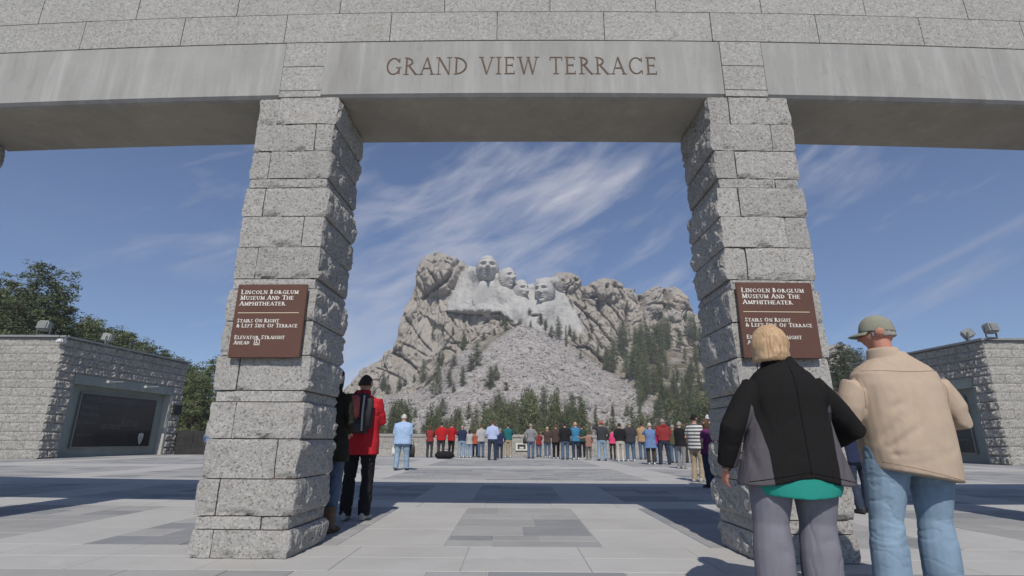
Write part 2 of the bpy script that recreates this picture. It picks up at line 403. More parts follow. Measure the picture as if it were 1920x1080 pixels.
# ------------------------------------------------------------------ stone blocks
def rough_block(w, d, h, res, faces, seed, amp, chip=.012):
    """a box 0..w,0..d,0..h with a rough broken surface on the named faces; front (y=0) gently uneven"""
    nx, ny, nz = max(2, round(w/res)), max(2, round(d/res)), max(2, round(h/res))
    key = {}; V = []; Fc = []
    def vid(i, j, k):
        if (i, j, k) not in key: key[(i, j, k)] = len(V); V.append((i/nx, j/ny, k/nz))
        return key[(i, j, k)]
    for i in range(nx):
        for k in range(nz):
            Fc.append((vid(i, 0, k), vid(i+1, 0, k), vid(i+1, 0, k+1), vid(i, 0, k+1)))
            Fc.append((vid(i, ny, k), vid(i, ny, k+1), vid(i+1, ny, k+1), vid(i+1, ny, k)))
    for j in range(ny):
        for k in range(nz):
            Fc.append((vid(0, j, k), vid(0, j, k+1), vid(0, j+1, k+1), vid(0, j+1, k)))
            Fc.append((vid(nx, j, k), vid(nx, j+1, k), vid(nx, j+1, k+1), vid(nx, j, k+1)))
    for i in range(nx):
        for j in range(ny):
            Fc.append((vid(i, j, 0), vid(i, j+1, 0), vid(i+1, j+1, 0), vid(i+1, j, 0)))
            Fc.append((vid(i, j, nz), vid(i+1, j, nz), vid(i+1, j+1, nz), vid(i, j+1, nz)))
    U = np.array(V); P = U*np.array([w, d, h]); Q = P+seed*3.7
    n1 = fbm(Q*7., 4, seed, .6); n2 = fbm(Q*3., 3, seed+9, .5)
    f1, f2, cid = worley(Q*np.array([6., 6., 7.]), seed)
    n3 = fbm(np.stack([Q[:, 0]*14, Q[:, 1]*14, Q[:, 2]*5], -1), 4, seed+2, .65)
    ru = .50+.5*n2+.55*n1+.75*n3+(cid-.5)*.8
    ez = np.minimum(np.minimum(U[:, 2], 1-U[:, 2])*h/.045, 1)**.7
    D = P.copy()
    def edge(c, L, m=.04): return np.minimum(np.minimum(c, 1-c)*L/m, 1)**.7
    L_ = (U[:, 0] < 1e-6); R_ = (U[:, 0] > 1-1e-6); B_ = (U[:, 1] > 1-1e-6); F_ = (U[:, 1] < 1e-6)
    if 'L' in faces: D[:, 0] -= np.where(L_, (amp*np.clip(ru, -.25, 1.7)*(.2+.8*ez)*(.45+.55*np.clip(U[:, 1]*d/.05, 0, 1))), 0)
    if 'R' in faces: D[:, 0] += np.where(R_, (amp*np.clip(ru, -.25, 1.7)*(.2+.8*ez)*(.45+.55*np.clip(U[:, 1]*d/.05, 0, 1))), 0)
    if 'B' in faces: D[:, 1] += np.where(B_, amp*np.clip(ru, -.1, 1.6)*ez, 0)
    if 'F' in faces: D[:, 1] -= np.where(F_, amp*np.clip(ru, 0, 1.6)*ez*edge(U[:, 0], w), 0)
    else: D[:, 1] -= np.where(F_, .007*n1+.005*n2, 0)
    # chipped arrises along the bottom of the front
    if 'F' not in faces and chip > 0:
        ch = np.clip(fbm(np.stack([Q[:, 0]*6, Q[:, 2]*8, Q[:, 1]*0+seed], -1), 4, seed+4, .6)*1.6+.05, 0, 1)
        zz = U[:, 2]*h; D[:, 1] += np.where(F_, chip*3.0*ch*np.clip(1-zz/.055, 0, 1), 0)
        D[:, 1] += np.where(F_, chip*1.0*ch*np.clip(1-(h-zz)/.03, 0, 1), 0)
        xe = np.minimum(U[:, 0], 1-U[:, 0])*w; D[:, 1] += np.where(F_, chip*1.6*np.clip(n1+.2, 0, 1)*np.clip(1-xe/.05, 0, 1), 0)
    D[:, 2] = np.clip(D[:, 2], 0, h)
    return D, Fc
CH = [0, .22, .325, .62, .95, 1.265, 1.365, 1.68, 2.0, 2.31, 2.41, 2.73, 3.05, 3.36, 3.46, 3.77, 4.08, 4.40]
SPL = [.23, .70, .22, .76, .24, 0, .22, .30, .74, 0, .23, .75, .23, 0, .24, .76, .23]
def portal_frame(X):
    """position and direction of the portal's front line at lateral X"""
    sl = -.013+.0104*X
    return Vector((X, curveY(X), 0)), math.atan(sl)
def pillar(Xc, lab, near=True, seed=0, mirror=False):
    w, d = .80, .80
    p, a = portal_frame(Xc)
    t = empty('granite_pillar', p, a, lab, 'pillar', 'granite pillars of the portal')
    core = MB(); core.box(-w/2+.03, .03, 0, w/2-.03, d-.03, CH[-1]-.005); core.build('mortar_core', M_MORT, t)
    for i in range(len(CH)-1):
        z0, z1 = CH[i], CH[i+1]; sp = SPL[i]
        if mirror and i in (5, 13): sp = .72
        g_ = .0045; r = random.Random(seed*100+i)
        cuts = [-w/2, w/2] if not sp else [-w/2, -w/2+w*min(.9, max(.1, sp+r.uniform(-.02, .02))), w/2]
        out = r.uniform(-.005, .022) if z1-z0 > .15 else -.012
        for k in range(len(cuts)-1):
            x0, x1 = cuts[k]+(g_ if k else -out), cuts[k+1]-(g_ if k < len(cuts)-2 else -out)
            fc = ('L' if k == 0 else '')+('R' if k == len(cuts)-2 else '')+'B'
            thin = z1-z0 < .15
            D, Fc = rough_block(x1-x0, d, z1-z0-2*g_, .022 if near else .08, fc, seed*40+i*3+k, (.026 if thin else .036), .008 if thin else .012)
            D = D+np.array([x0, (r.uniform(0, .006) if thin else r.uniform(-.01, .003)), z0+g_])
            link('granite_block', mesh('granite_block', D, Fc, M_GRAN), t)
    return t
PL, PR = -2.25, 2.44
pillar(PL, 'left rough granite pillar standing beside the red jacketed man', True, 1)
pillar(PR, 'right rough granite pillar behind the blonde woman in black', True, 2, True)
for k, (x, lab) in enumerate([(-6.80, 'granite pillar mostly outside the left edge of the view'), (7.0, 'granite pillar outside the right edge of the view'),
                              (-11.4, 'granite pillar far out on the left end of the portal'), (11.6, 'granite pillar far out on the right end of the portal')]):
    pillar(x, lab, False, 5+k)

# ------------------------------------------------------------------ beam of the portal
beam = empty('stone_beam', (0, 4.72, 4.4), 0, 'long pale stone beam, flat inscription with painted engraving shade, resting across the granite pillars', 'beam')
def bpos(X, dy, Z):
    p, a = portal_frame(X)
    return (p.x-math.sin(a)*dy, p.y+math.cos(a)*dy-4.72, Z-4.4)
LB, LT = 4.415, 5.10
def slab_curved(m, x0, x1, dy0, dy1, z0, z1, n=6, chamfer=0.):
    """box following the curve, optional chamfer on the lower front edge"""
    prof = [(dy0, z1), (dy0, z0+chamfer), (dy0+chamfer*.9, z0), (dy1, z0), (dy1, z1)] if chamfer else [(dy0, z1), (dy0, z0), (dy1, z0), (dy1, z1)]
    q = len(prof); V = []; Fc = []
    for i in range(n+1):
        X = x0+(x1-x0)*i/n
        V += [bpos(X, a, b) for a, b in prof]
    for i in range(n):
        for k in range(q):
            a, b_ = i*q+k, i*q+(k+1) % q; Fc.append((a, b_, b_+q, a+q))
    Fc += [tuple(range(q-1, -1, -1)), tuple(n*q+k for k in range(q))]
    m.add(V, Fc)
posts = [-16.0, -11.4, -6.8, PL, PR, 7.0, 11.6, 16.2]
HW = .222
for i in range(len(posts)-1):
    a, b_ = posts[i]+HW+.006, posts[i+1]-HW-.006
    if i == 3: a -= .02
    m = MB(); slab_curved(m, a, b_, 0., .075, LB-.004, LT-.006, 10, .030); m.build('lintel_panel', M_CONC, beam)
    m = MB(); slab_curved(m, posts[i]+.36, posts[i+1]-.36, .077, .90, LB, LT-.01, 8); m.build('soffit', M_SOFF, beam)
for i, X in enumerate(posts):
    for z0, z1 in ((LB+.0, 4.485), (4.495, 4.785), (4.795, LT-.006)):
        m = MB(); slab_curved(m, X-HW, X+HW, -.004, .34, z0, z1, 2); m.build('dressed_stone', M_GRANS, beam)
cz = [LT+.006, 5.48, 5.93, 6.38, 6.83, 7.28, 7.62]
for r_ in range(len(cz)-1):
    off = (-.18 if r_ % 2 == 0 else .40)
    for k in range(-14, 14):
        x0 = k*1.165+off; x1 = x0+1.165
        if r_ > 1 and (r_ > 3 or abs(x0) > 7): continue
        if abs(x0) > 15: continue
        m = MB(); slab_curved(m, x0+.004, x1-.004, -.002+random.uniform(-.0015, .0015), .46, cz[r_]+(.004 if r_ else 0), cz[r_+1]-.004, 2); m.build('dressed_stone', M_GRANS, beam)
m = MB(); slab_curved(m, -16.3, 16.4, .03, .88, LT, 7.55, 30); m.build('backing_core', M_MORT, beam)
m = MB(); slab_curved(m, -16.4, 16.5, .50, .92, LT-.02, 7.6, 30); m.build('rear_facing', M_GRANS, beam)
m = MB(); slab_curved(m, -16.4, 16.5, -.0, .49, cz[4], 7.6, 30); m.build('upper_facing', M_GRANS, beam)
m = MB(); slab_curved(m, -16.5, 16.6, -.06, .98, 7.61, 7.78, 30); m.build('coping', M_GRANS, beam)

# ------------------------------------------------------------------ lettering made of strokes with serifs
def glyph(ch):
    """(strokes, width) in cap-height units: ('l',x0,y0,x1,y1,w) ('a',cx,cy,rx,ry,a0,a1,w) ('s',x,y,w)"""
    T, t = 1., .55
    G_ = {
     'A': ([('l', .08, 0, .40, 1, t), ('l', .40, 1, .74, 0, T), ('l', .2, .36, .62, .36, t), ('s', .08, 0, .2), ('s', .74, 0, .24)], .82),
     'B': ([('l', .14, 0, .14, 1, T), ('a', .14, .75, .34, .24, 90, -90, T), ('a', .14, .26, .42, .26, 90, -90, T), ('s', .1, 0, .16), ('s', .1, 1, .16)], .66),
     'C': ([('a', .5, .5, .42, .49, 40, 320, T), ('l', .83, .97, .83, .72, t), ('l', .83, .03, .83, .22, t)], .92),
     'D': ([('l', .14, 0, .14, 1, T), ('a', .14, .5, .62, .49, 90, -90, T), ('s', .1, 0, .16), ('s', .1, 1, .16)], .86),
     'E': ([('l', .14, 0, .14, 1, T), ('l', .14, .97, .56, .97, t), ('l', .14, .52, .48, .52, t), ('l', .14, .03, .60, .03, t), ('l', .56, 1, .56, .84, t), ('l', .6, 0, .6, .17, t), ('l', .48, .6, .48, .43, t), ('s', .1, 0, .14), ('s', .1, 1, .14)], .70),
     'F': ([('l', .14, 0, .14, 1, T), ('l', .14, .97, .56, .97, t), ('l', .14, .52, .46, .52, t), ('l', .56, 1, .56, .82, t), ('l', .46, .6, .46, .43, t), ('s', .14, 0, .26)], .64),
     'G': ([('a', .5, .5, .42, .49, 40, 320, T), ('l', .83, .97, .83, .72, t), ('l', .82, .06, .82, .42, T), ('s', .80, .42, .26)], .98),
     'H': ([('l', .14, 0, .14, 1, T), ('l', .72, 0, .72, 1, T), ('l', .14, .52, .72, .52, t), ('s', .14, 0, .24), ('s', .14, 1, .24), ('s', .72, 0, .24), ('s', .72, 1, .24)], .88),
     'I': ([('l', .16, 0, .16, 1, T), ('s', .16, 0, .26), ('s', .16, 1, .26)], .34),
     'L': ([('l', .14, 0, .14, 1, T), ('l', .14, .03, .60, .03, t), ('l', .6, 0, .6, .2, t), ('s', .14, 1, .26), ('s', .1, 0, .14)], .68),
     'M': ([('l', .14, 0, .16, 1, t), ('l', .16, 1, .47, .05, T), ('l', .47, .05, .78, 1, t), ('l', .78, 1, .82, 0, T), ('s', .12, 0, .22), ('s', .82, 0, .24), ('s', .1, 1, .14), ('s', .84, 1, .14)], .98),
     'N': ([('l', .14, 0, .14, 1, t), ('l', .14, 1, .76, 0, T), ('l', .76, 0, .76, 1, t), ('s', .14, 0, .24), ('s', .08, 1, .16), ('s', .76, 1, .24)], .90),
     'O': ([('a', .5, .5, .42, .49, 0, 360, T)], 1.0),
     'P': ([('l', .14, 0, .14, 1, T), ('a', .14, .72, .40, .27, 90, -90, T), ('s', .14, 0, .26), ('s', .1, 1, .16)], .62),
     'R': ([('l', .14, 0, .14, 1, T), ('a', .14, .74, .38, .25, 90, -90, T), ('l', .30, .50, .72, 0, T), ('s', .14, 0, .26), ('s', .1, 1, .16), ('s', .76, 0, .16)], .80),
     'S': ([('a', .34, .745, .22, .245, 30, 270, T), ('a', .34, .255, .25, .245, 90, -150, T), ('l', .55, .97, .55, .76, t), ('l', .09, .03, .09, .24, t)], .66),
     'T': ([('l', .38, 0, .38, 1, T), ('l', .04, .97, .72, .97, t), ('l', .04, 1, .04, .80, t), ('l', .72, 1, .72, .80, t), ('s', .38, 0, .28)], .76),
     'U': ([('l', .14, 1, .14, .36, T), ('a', .43, .36, .29, .35, 180, 360, T), ('l', .72, 1, .72, .36, t), ('s', .14, 1, .24), ('s', .72, 1, .24)], .86),
     'V': ([('l', .08, 1, .40, 0, T), ('l', .40, 0, .72, 1, t), ('s', .08, 1, .24), ('s', .72, 1, .22)], .80),
     'W': ([('l', .08, 1, .34, 0, T), ('l', .34, 0, .58, .96, t), ('l', .58, .96, .84, 0, T), ('l', .84, 0, 1.08, 1, t), ('s', .08, 1, .24), ('s', 1.08, 1, .22), ('s', .58, .98, .2)], 1.16),
     '&': ([('a', .36, .74, .18, .22, 0, 360, T), ('a', .34, .26, .26, .26, 60, 300, T), ('l', .24, .62, .72, 0, T), ('l', .52, .08, .72, .44, t), ('s', .72, .46, .18)], .82),
    }
    return G_[ch]
def text_mesh(txt, cap, weight=.12, track=.10, small=None, space=.42, serif=.05):
    """mesh in the x-z plane, facing -y, baseline at z=0; small = scale of all letters but each word's first"""
    V = []; Fc = []; x = 0.; cnt = [0]
    def quad(p, s_, x0):
        cnt[0] += 1; yy = -.0004*(cnt[0] % 5); b0 = len(V)
        for a, b_ in p: V.append((x0+a*s_, yy, b_*s_))
        Fc.append(tuple(range(b0, b0+len(p))))
    for w_i, word in enumerate(txt.split(' ')):
        if w_i: x += space*cap
        for ci, ch in enumerate(word):
            s_ = cap*(small if (small and ci > 0) else 1.)
            st, wd = glyph(ch)
            for q in st:
                if q[0] == 'l':
                    _, x0, y0, x1, y1, w = q; w *= weight/2; L = math.hypot(x1-x0, y1-y0); nx_, ny_ = -(y1-y0)/L*w, (x1-x0)/L*w
                    quad([(x0+nx_, y0+ny_), (x0-nx_, y0-ny_), (x1-nx_, y1-ny_), (x1+nx_, y1+ny_)], s_, x)
                elif q[0] == 's':
                    _, cx, cy, w = q; w = w*(.5+weight*1.3); h_ = serif
                    cy = h_/2 if cy < .02 else (1-h_/2 if cy > .98 else cy)
                    quad([(cx-w, cy+h_/2), (cx-w, cy-h_/2), (cx+w, cy-h_/2), (cx+w, cy+h_/2)], s_, x)
                else:
                    _, cx, cy, rx, ry, a0, a1, w = q; n = max(8, int(abs(a1-a0)/14)); pts = []
                    for i in range(n+1):
                        a = math.radians(a0+(a1-a0)*i/n); ww = weight/2*(.45+.55*abs(math.cos(a)))*w
                        pts.append(((cx+math.cos(a)*(rx+ww*0), cy+math.sin(a)*(ry)), (cx+math.cos(a)*(rx-2*ww), cy+math.sin(a)*(ry-2*ww))))
                    cnt[0] += 1; yy = -.0004*(cnt[0] % 5); b0 = len(V)
                    for o_, i_ in pts: V.extend([(x+o_[0]*s_, yy, o_[1]*s_), (x+i_[0]*s_, yy, i_[1]*s_)])
                    for i in range(n): Fc.append((b0+2*i, b0+2*i+2, b0+2*i+3, b0+2*i+1) if a1 < a0 else (b0+2*i, b0+2*i+1, b0+2*i+3, b0+2*i+2))
            x += (wd+track)*s_
    return np.array(V), Fc, x
V, Fc, wd = text_mesh('GRAND VIEW TERRACE', 1., .100, .13, None, .52, .035)
pa, pb = atY(720, 138, 4.72), atY(1238, 138, 4.72)
sc = (pb.x-pa.x)/wd; zc = (atY(740, 140, 4.72).z+atY(1220, 138, 4.72).z)/2; hc = atY(980, 107, 4.72).z-zc
V2 = [bpos(pa.x+v[0]*sc, -.004+v[1]*.5, zc+v[2]*hc*1.0) for v in V]
link('inscription', mesh('inscription', V2, Fc, M_LET), beam)

def sign(pl, px0, px1, pyt, pyb, lab, seed):
    p, a = portal_frame(pl)
    c = (atY(px0, pyb, 4.66)+atY(px1, pyb, 4.66))/2; zt = atY((px0+px1)/2, pyt, 4.66).z; w = (atY(px1, pyb, 4.66)-atY(px0, pyb, 4.66)).x
    h = zt-c.z
    t = empty('information_sign', (c.x, 4.655+(curveY(pl)-4.72), c.z), a, lab, 'sign', 'brown signs on the portal pillars')
    b = MB(); b.box(-w/2, 0, 0, w/2, .022, h, 0, .004); b.build('sign_board', M_SIGN, t)
    b = MB(); b.box(-w/2+.04, .0225, .04, w/2-.04, .085, h-.04); b.build('mounting_plate', M_MORT, t)
    def line(s_, cap, zf, wfrac, weight=.26, indent=.06):
        weight = .195
        V, Fc, wd = text_mesh(s_, 1., weight, .10, .84, .42, .12); k = w*wfrac/wd
        tx = MB(); tx.add([(-w/2+w*indent+v[0]*k, -.003+v[1]*.5, h*zf+v[2]*h*cap) for v in V], Fc); tx.build('text_line', M_WHT, t)
    line('LINCOLN BORGLUM', .060, .862, .83); line('MUSEUM AND THE', .060, .782, .77); line('AMPHITHEATER', .060, .702, .66)
    line('STAIRS ON RIGHT', .052, .470, .60); line('& LEFT SIDE OF TERRACE', .052, .402, .87); line('ELEVATOR STRAIGHT', .052, .245, .71); line('AHEAD', .052, .175, .23)
    r = MB(); r.box(-w/2+w*.055, -.003, h*.597, w/2-w*.08, -.0005, h*.606); r.build('rule', mat('rule_tan', (.62, .52, .36), .6), t)
    ic = MB(); x0 = -w/2+w*.345; z0 = h*.165; s_ = h*.075
    for a0, b0, a1, b1 in ((0, 0, 1, .1), (0, .9, 1, 1), (0, .1, .1, .9), (.9, .1, 1, .9)): ic.box(x0+a0*s_, -.0035, z0+b0*s_, x0+a1*s_, -.0005, z0+b1*s_)
    ic.box(x0+.38*s_, -.004, z0+.72*s_, x0+.52*s_, -.0005, z0+.86*s_)
    ic.box(x0+.40*s_, -.003, z0+.38*s_, x0+.50*s_, -.0005, z0+.71*s_); ic.box(x0+.50*s_, -.0032, z0+.38*s_, x0+.72*s_, -.0005, z0+.46*s_); ic.box(x0+.66*s_, -.0034, z0+.2*s_, x0+.74*s_, -.0005, z0+.38*s_)
    n = 12
    for i in range(n):
        a0, a1 = math.pi*(.6+1.25*i/n), math.pi*(.6+1.25*(i+1)/n); cx, cz_ = x0+.45*s_, z0+.34*s_
        ic.add([(cx+.24*s_*math.cos(a0), -.0036, cz_+.22*s_*math.sin(a0)), (cx+.17*s_*math.cos(a0), -.0036, cz_+.15*s_*math.sin(a0)),
                (cx+.17*s_*math.cos(a1), -.0036, cz_+.15*s_*math.sin(a1)), (cx+.24*s_*math.cos(a1), -.0036, cz_+.22*s_*math.sin(a1))], [(0, 1, 2, 3)])
    ic.build('wheelchair_symbol', M_WHT, t)
    for sx in (-1, 1):
        for zz in (.03, .97): bo = MB(); bo.tube([(sx*(w/2-.025), .001, h*zz), (sx*(w/2-.025), -.004, h*zz)], .006, 8); bo.build('bolt', M_SIGN, t)
sign(PL, 419, 558, 530, 669, 'brown sign with white writing on the left pillar, fully readable', 1)
sign(PR, 1395, 1543, 530, 672, 'brown sign on the right pillar partly hidden by the blonde head', 2)
print('portal', time.time()-T0)
# ------------------------------------------------------------------ mountain: relief laid over measured silhouettes
def rayn(x, y):
    u = (x-960)/987.; v = (y-540)/987.; c, s = math.cos(ROLL), math.sin(ROLL)
    u, v = u*c+v*s, -u*s+v*c
    ct, st = math.cos(TILT), math.sin(TILT)
    return np.stack([u, ct+v*st, st-v*ct], -1)
def interp(xs, pts): return np.interp(xs, [p[0] for p in pts], [p[1] for p in pts])
SIL = [(560, 790), (620, 745), (650, 722), (664, 707), (673, 691), (689, 680), (704, 671), (715, 660), (733, 649), (742, 627), (749, 600), (756, 577), (765, 557), (773, 538), (781, 522), (782, 500), (790, 487), (803, 476), (819, 472), (833, 475),
       (844, 474), (856, 480), (867, 486), (878, 495), (891, 499), (905, 500), (932, 502), (948, 507), (960, 518), (973, 526), (985, 531), (1001, 531), (1005, 523), (1020, 520), (1033, 519), (1042, 511), (1055, 509), (1067, 509), (1078, 511), (1086, 516), (1093, 530), (1098, 535), (1106, 531), (1115, 528), (1122, 523), (1130, 519), (1139, 521), (1149, 518),
       (1158, 524), (1165, 527), (1174, 535), (1186, 540), (1196, 551), (1204, 549), (1212, 543), (1224, 538), (1236, 536), (1247, 538), (1259, 536), (1270, 539), (1278, 545), (1284, 556), (1291, 567), (1300, 582), (1320, 592), (1340, 604), (1400, 626), (1460, 640), (1540, 650), (1575, 643), (1600, 655), (1640, 690), (1700, 722), (1800, 760)]
FOOT = [(560, 800), (665, 765), (700, 752), (740, 742), (780, 735), (815, 715), (835, 690), (860, 660), (900, 636), (940, 618), (985, 602), (1020, 616), (1060, 638), (1100, 662), (1130, 682), (1170, 690), (1200, 662), (1240, 648), (1290, 650), (1340, 662), (1400, 690), (1500, 710), (1800, 780)]
cx = np.arange(560, 1801, 1.15); nr = 190
top = interp(cx, SIL); top = top + fbm(np.stack([cx*.16, cx*0, cx*0], -1), 4, 3)*2.4*((cx < 880) | (cx > 1035)); foot = interp(cx, FOOT)+34
s_ = np.linspace(0, 1, nr)[:, None]
PX = np.repeat(cx[None], nr, 0); PY = foot[None]*(1-s_)+top[None]*s_
Ybase = 296+np.clip((foot[None]-34-PY), -40, 400)*.33*.55+np.abs(PX-985)*.03
d = rayn(PX, PY); P0 = d*(Ybase/d[..., 1])[..., None]; P0[..., 2] += EYE
def inpoly(x, y, poly):
    r = np.zeros(x.shape, bool); n = len(poly)
    for i in range(n):
        x1, y1 = poly[i]; x2, y2 = poly[(i+1) % n]
        c = ((y1 > y) != (y2 > y)) & (x < (x2-x1)*(y-y1)/(y2-y1+1e-9)+x1); r ^= c
    return r
def blur(a, k):
    for _ in range(k):
        a = (a+np.roll(a, 1, 0)+np.roll(a, -1, 0)+np.roll(a, 1, 1)+np.roll(a, -1, 1))/5
    return a
carve = blur(inpoly(PX, PY, [(888, 490), (872, 505), (862, 522), (846, 552), (838, 583), (880, 584), (938, 583), (962, 600), (985, 618), (1050, 640), (1092, 622), (1084, 590), (1066, 560), (1052, 538), (1044, 522), (1004, 514), (975, 520), (930, 495)]).astype(float), 14)
def ell(cx_, cy_, rx, ry): return ((PX-cx_)/rx)**2+((PY-cy_)/ry)**2
def dome(cx_, cy_, rx, ry, h): return .6*h*np.sqrt(np.clip(1-ell(cx_, cy_, rx, ry), 0, 1))
def gau(cx_, cy_, rx, ry, h): return h*np.exp(-ell(cx_, cy_, rx, ry))
def dseg(pts):
    D = np.full(PX.shape, 1e9)
    for (x1, y1), (x2, y2) in zip(pts[:-1], pts[1:]):
        L = (x2-x1)**2+(y2-y1)**2+1e-9; t = np.clip(((PX-x1)*(x2-x1)+(PY-y1)*(y2-y1))/L, 0, 1)
        D = np.minimum(D, np.hypot(PX-x1-t*(x2-x1), PY-y1-t*(y2-y1)))
    return D
wob = fbm(P0/7., 3, 41)*2.2
def groove(pts, w, h): return -h*np.exp(-((dseg(pts)+wob*.5)/w)**2)
Wp = P0+np.stack([fbm(P0/22., 3, 21), fbm(P0/22., 3, 31)*.5, fbm(P0/22., 3, 51)], -1)*7
rot = np.stack([Wp[..., 0]*.95+Wp[..., 2]*.3, Wp[..., 1], -Wp[..., 0]*.3+Wp[..., 2]*.95], -1)
f1, f2, c1 = worley(rot/np.array([15., 30., 24.]), 61)
g1, g2, c2 = worley(rot/np.array([5.5, 9., 8.]), 71)
h1, h2, c3 = worley(Wp/np.array([2.3, 4., 2.6]), 81)
R = fbm(P0/40., 3, 91)*8
R += (c1-.5)*5-2.0*np.exp(-((f2-f1)/.05)**2)-f1*.4
vf = fbm(np.stack([Wp[..., 0]/5., Wp[..., 1]/12., Wp[..., 2]/26.], -1), 4, 88); R += 8*np.abs(vf)-2+2.0*np.abs(fbm(Wp/10., 2, 301))+.7*np.abs(fbm(Wp/3.4, 2, 305))
R += (c2-.5)*1.6-.6*np.exp(-((g2-g1)/.06)**2)
R += (c3-.5)*.7-.25*np.exp(-((h2-h1)/.12)**2)+fbm(P0/4., 4, 95, .55)*1.1
R *= (1-.93*carve)
R += carve*(fbm(P0/9., 3, 99)*.9+fbm(P0/2.4, 3, 98)*.5)
# named land forms
bul = ell(818, 512, 40, 44); R += 13*np.sqrt(np.clip(1-bul, 0, 1))
R += groove([(862, 479), (853, 500), (850, 512), (838, 530), (818, 543), (800, 553), (792, 560)], 2.6, 9)
R += groove([(783, 512), (795, 530), (800, 548)], 2.0, 3)+groove([(802, 492), (815, 500), (840, 498)], 1.3, 2)
R += gau(880, 555, 40, 30, 3)*0
R += np.where(inpoly(PX, PY, [(835, 583), (900, 586), (938, 584), (955, 600), (935, 608), (845, 612)]), -5., 0)
R += groove([(838, 584), (870, 586), (905, 587), (938, 585)], 1.2, 3)
R += groove([(843, 590), (850, 606), (856, 614)], 1.6, 3)+groove([(905, 604), (925, 592), (936, 598)], 1.5, 3)
R += dome(1062, 528, 26, 21, 8)+dome(1142, 542, 30, 26, 9)+dome(1115, 550, 18, 24, 5)+dome(1228, 562, 20, 28, 7)+dome(1265, 570, 22, 34, 10)+dome(1180, 560, 18, 24, 6)+dome(1270, 640, 24, 34, 8)
for pts, w, h in (([(1094, 528), (1095, 560), (1098, 580)], 2., 7), ([(1098, 588), (1122, 610), (1146, 640), (1160, 665)], 1.7, 5), ([(1080, 570), (1100, 590), (1110, 620), (1130, 655)], 1.6, 4), ([(1118, 575), (1150, 610), (1168, 640)], 1.5, 4),
                  ([(1160, 540), (1172, 566), (1176, 600), (1182, 640)], 2., 6), ([(1203, 556), (1206, 590), (1212, 630)], 2.4, 6), ([(1140, 566), (1160, 590), (1176, 612)], 1.5, 4), ([(1108, 540), (1120, 560), (1124, 580)], 1.5, 4),
                  ([(1245, 575), (1236, 600), (1232, 640)], 2.2, 5), ([(755, 590), (790, 640), (810, 660)], 1.8, 4), ([(733, 662), (765, 678), (785, 700)], 2.2, 6), ([(742, 640), (770, 650), (800, 668)], 1.5, 3), ([(700, 690), (730, 700), (760, 716)], 1.6, 3),
                  ([(1068, 530), (1062, 550), (1075, 580)], 1.3, 3), ([(825, 610), (860, 650), (880, 668)], 1.6, 3)):
    R += groove(pts, w, h)
for a in ((1247, 556, 5.5, 10, 16), (1243, 623, 7, 11, 18), (1112, 558, 5, 2.6, 8), (1153, 536, 5, 4, 8), (1134, 541, 3, 3, 7), (1078, 527, 5, 2.5, 6), (993, 588, 2.2, 6, 6), (1003, 592, 8, 1.8, 5)): R += gau(*a[:4], -a[4])
# benches the carved figures grow out of
R += gau(893, 513, 9, 14, 7)+gau(932, 520, 6, 14, 4)+gau(913, 540, 30, 18, 2)+gau(915, 520, 24, 22, 4)+gau(946, 548, 16, 16, 3)+gau(974, 585, 12, 20, 5)+gau(1022, 575, 22, 26, 6)+gau(1020, 528, 24, 12, 8)
PM = P0.copy(); PM[..., 1] -= R; PM[..., 2] -= R*.12
edgef = np.clip((1-s_)*14, 0, 1)**.5; PM[..., 1] = PM[..., 1]*1+(1-edgef)*4
back = []
for k, (dy, dz) in enumerate(((5, -1.), (14, -4), (34, -14), (80, -70))):
    q = PM[-1].copy(); q[:, 1] += dy; q[:, 2] += dz+fbm(q/6., 3, 7+k)*1.2; q[:, 0] *= 1+dy/300; back.append(q)
PM2 = np.concatenate([PM, np.array(back)], 0); Q = grid_faces(*PM2.shape[:2])
def rock_fn(t, b, vec):
    v = worldpos(t, False); at = N(t, 'ShaderNodeAttribute', attribute_name='carved')
    n1 = noise(t, v, .045, 6, .6); n2 = noise(t, v, .35, 6, .65); 
    mp = N(t, 'ShaderNodeMapping'); mp.inputs['Scale'].default_value = (.35, .35, .05); t.links.new(v, mp.inputs[0]); n3 = noise(t, mp.outputs[0], .9, 5, .65)
    c = mixc(t, ramp(t, n1, [(.35, 0.), (.65, 1.)]), (.34, .305, .255), (.41, .375, .33))
    c = mixc(t, ramp(t, n1, [(.56, 0.), (.7, .55)]), c, (.44, .34, .25))
    c = mixc(t, ramp(t, n2, [(.3, .45), (.55, 0.)]), c, (.25, .23, .205))
    c = mixc(t, ramp(t, n3, [(.3, .35), (.5, 0.)]), c, (.22, .21, .195))
    pale = mixc(t, ramp(t, n3, [(.35, 0.), (.65, 1.)]), (.40, .385, .36), (.49, .48, .455))
    c = mixc(t, M_(t, 'MULTIPLY', at.outputs['Fac'], .95, clamp=True), c, pale)
    t.links.new(c, b.inputs['Base Color'])
    bn = N(t, 'ShaderNodeBump'); bn.inputs['Distance'].default_value = .7; bn.inputs['Strength'].default_value = .55
    t.links.new(noise(t, v, .8, 6, .7), bn.inputs['Height']); t.links.new(bn.outputs[0], b.inputs['Normal'])
M_ROCK = mat('mountain_granite', (.33, .3, .27), .95, fn=rock_fn, spec=.1)
me = fast_mesh('granite_mountain', PM2.reshape(-1, 3), Q, M_ROCK, True)
at = me.attributes.new('carved', 'FLOAT', 'POINT'); cv = np.zeros(PM2.shape[:2]); cv[:nr] = np.clip(carve*1.15, 0, 1)
at.data.foreach_set('value', cv.ravel().astype(np.float32))
mount = link('granite_mountain', me); mount['kind'] = 'structure'

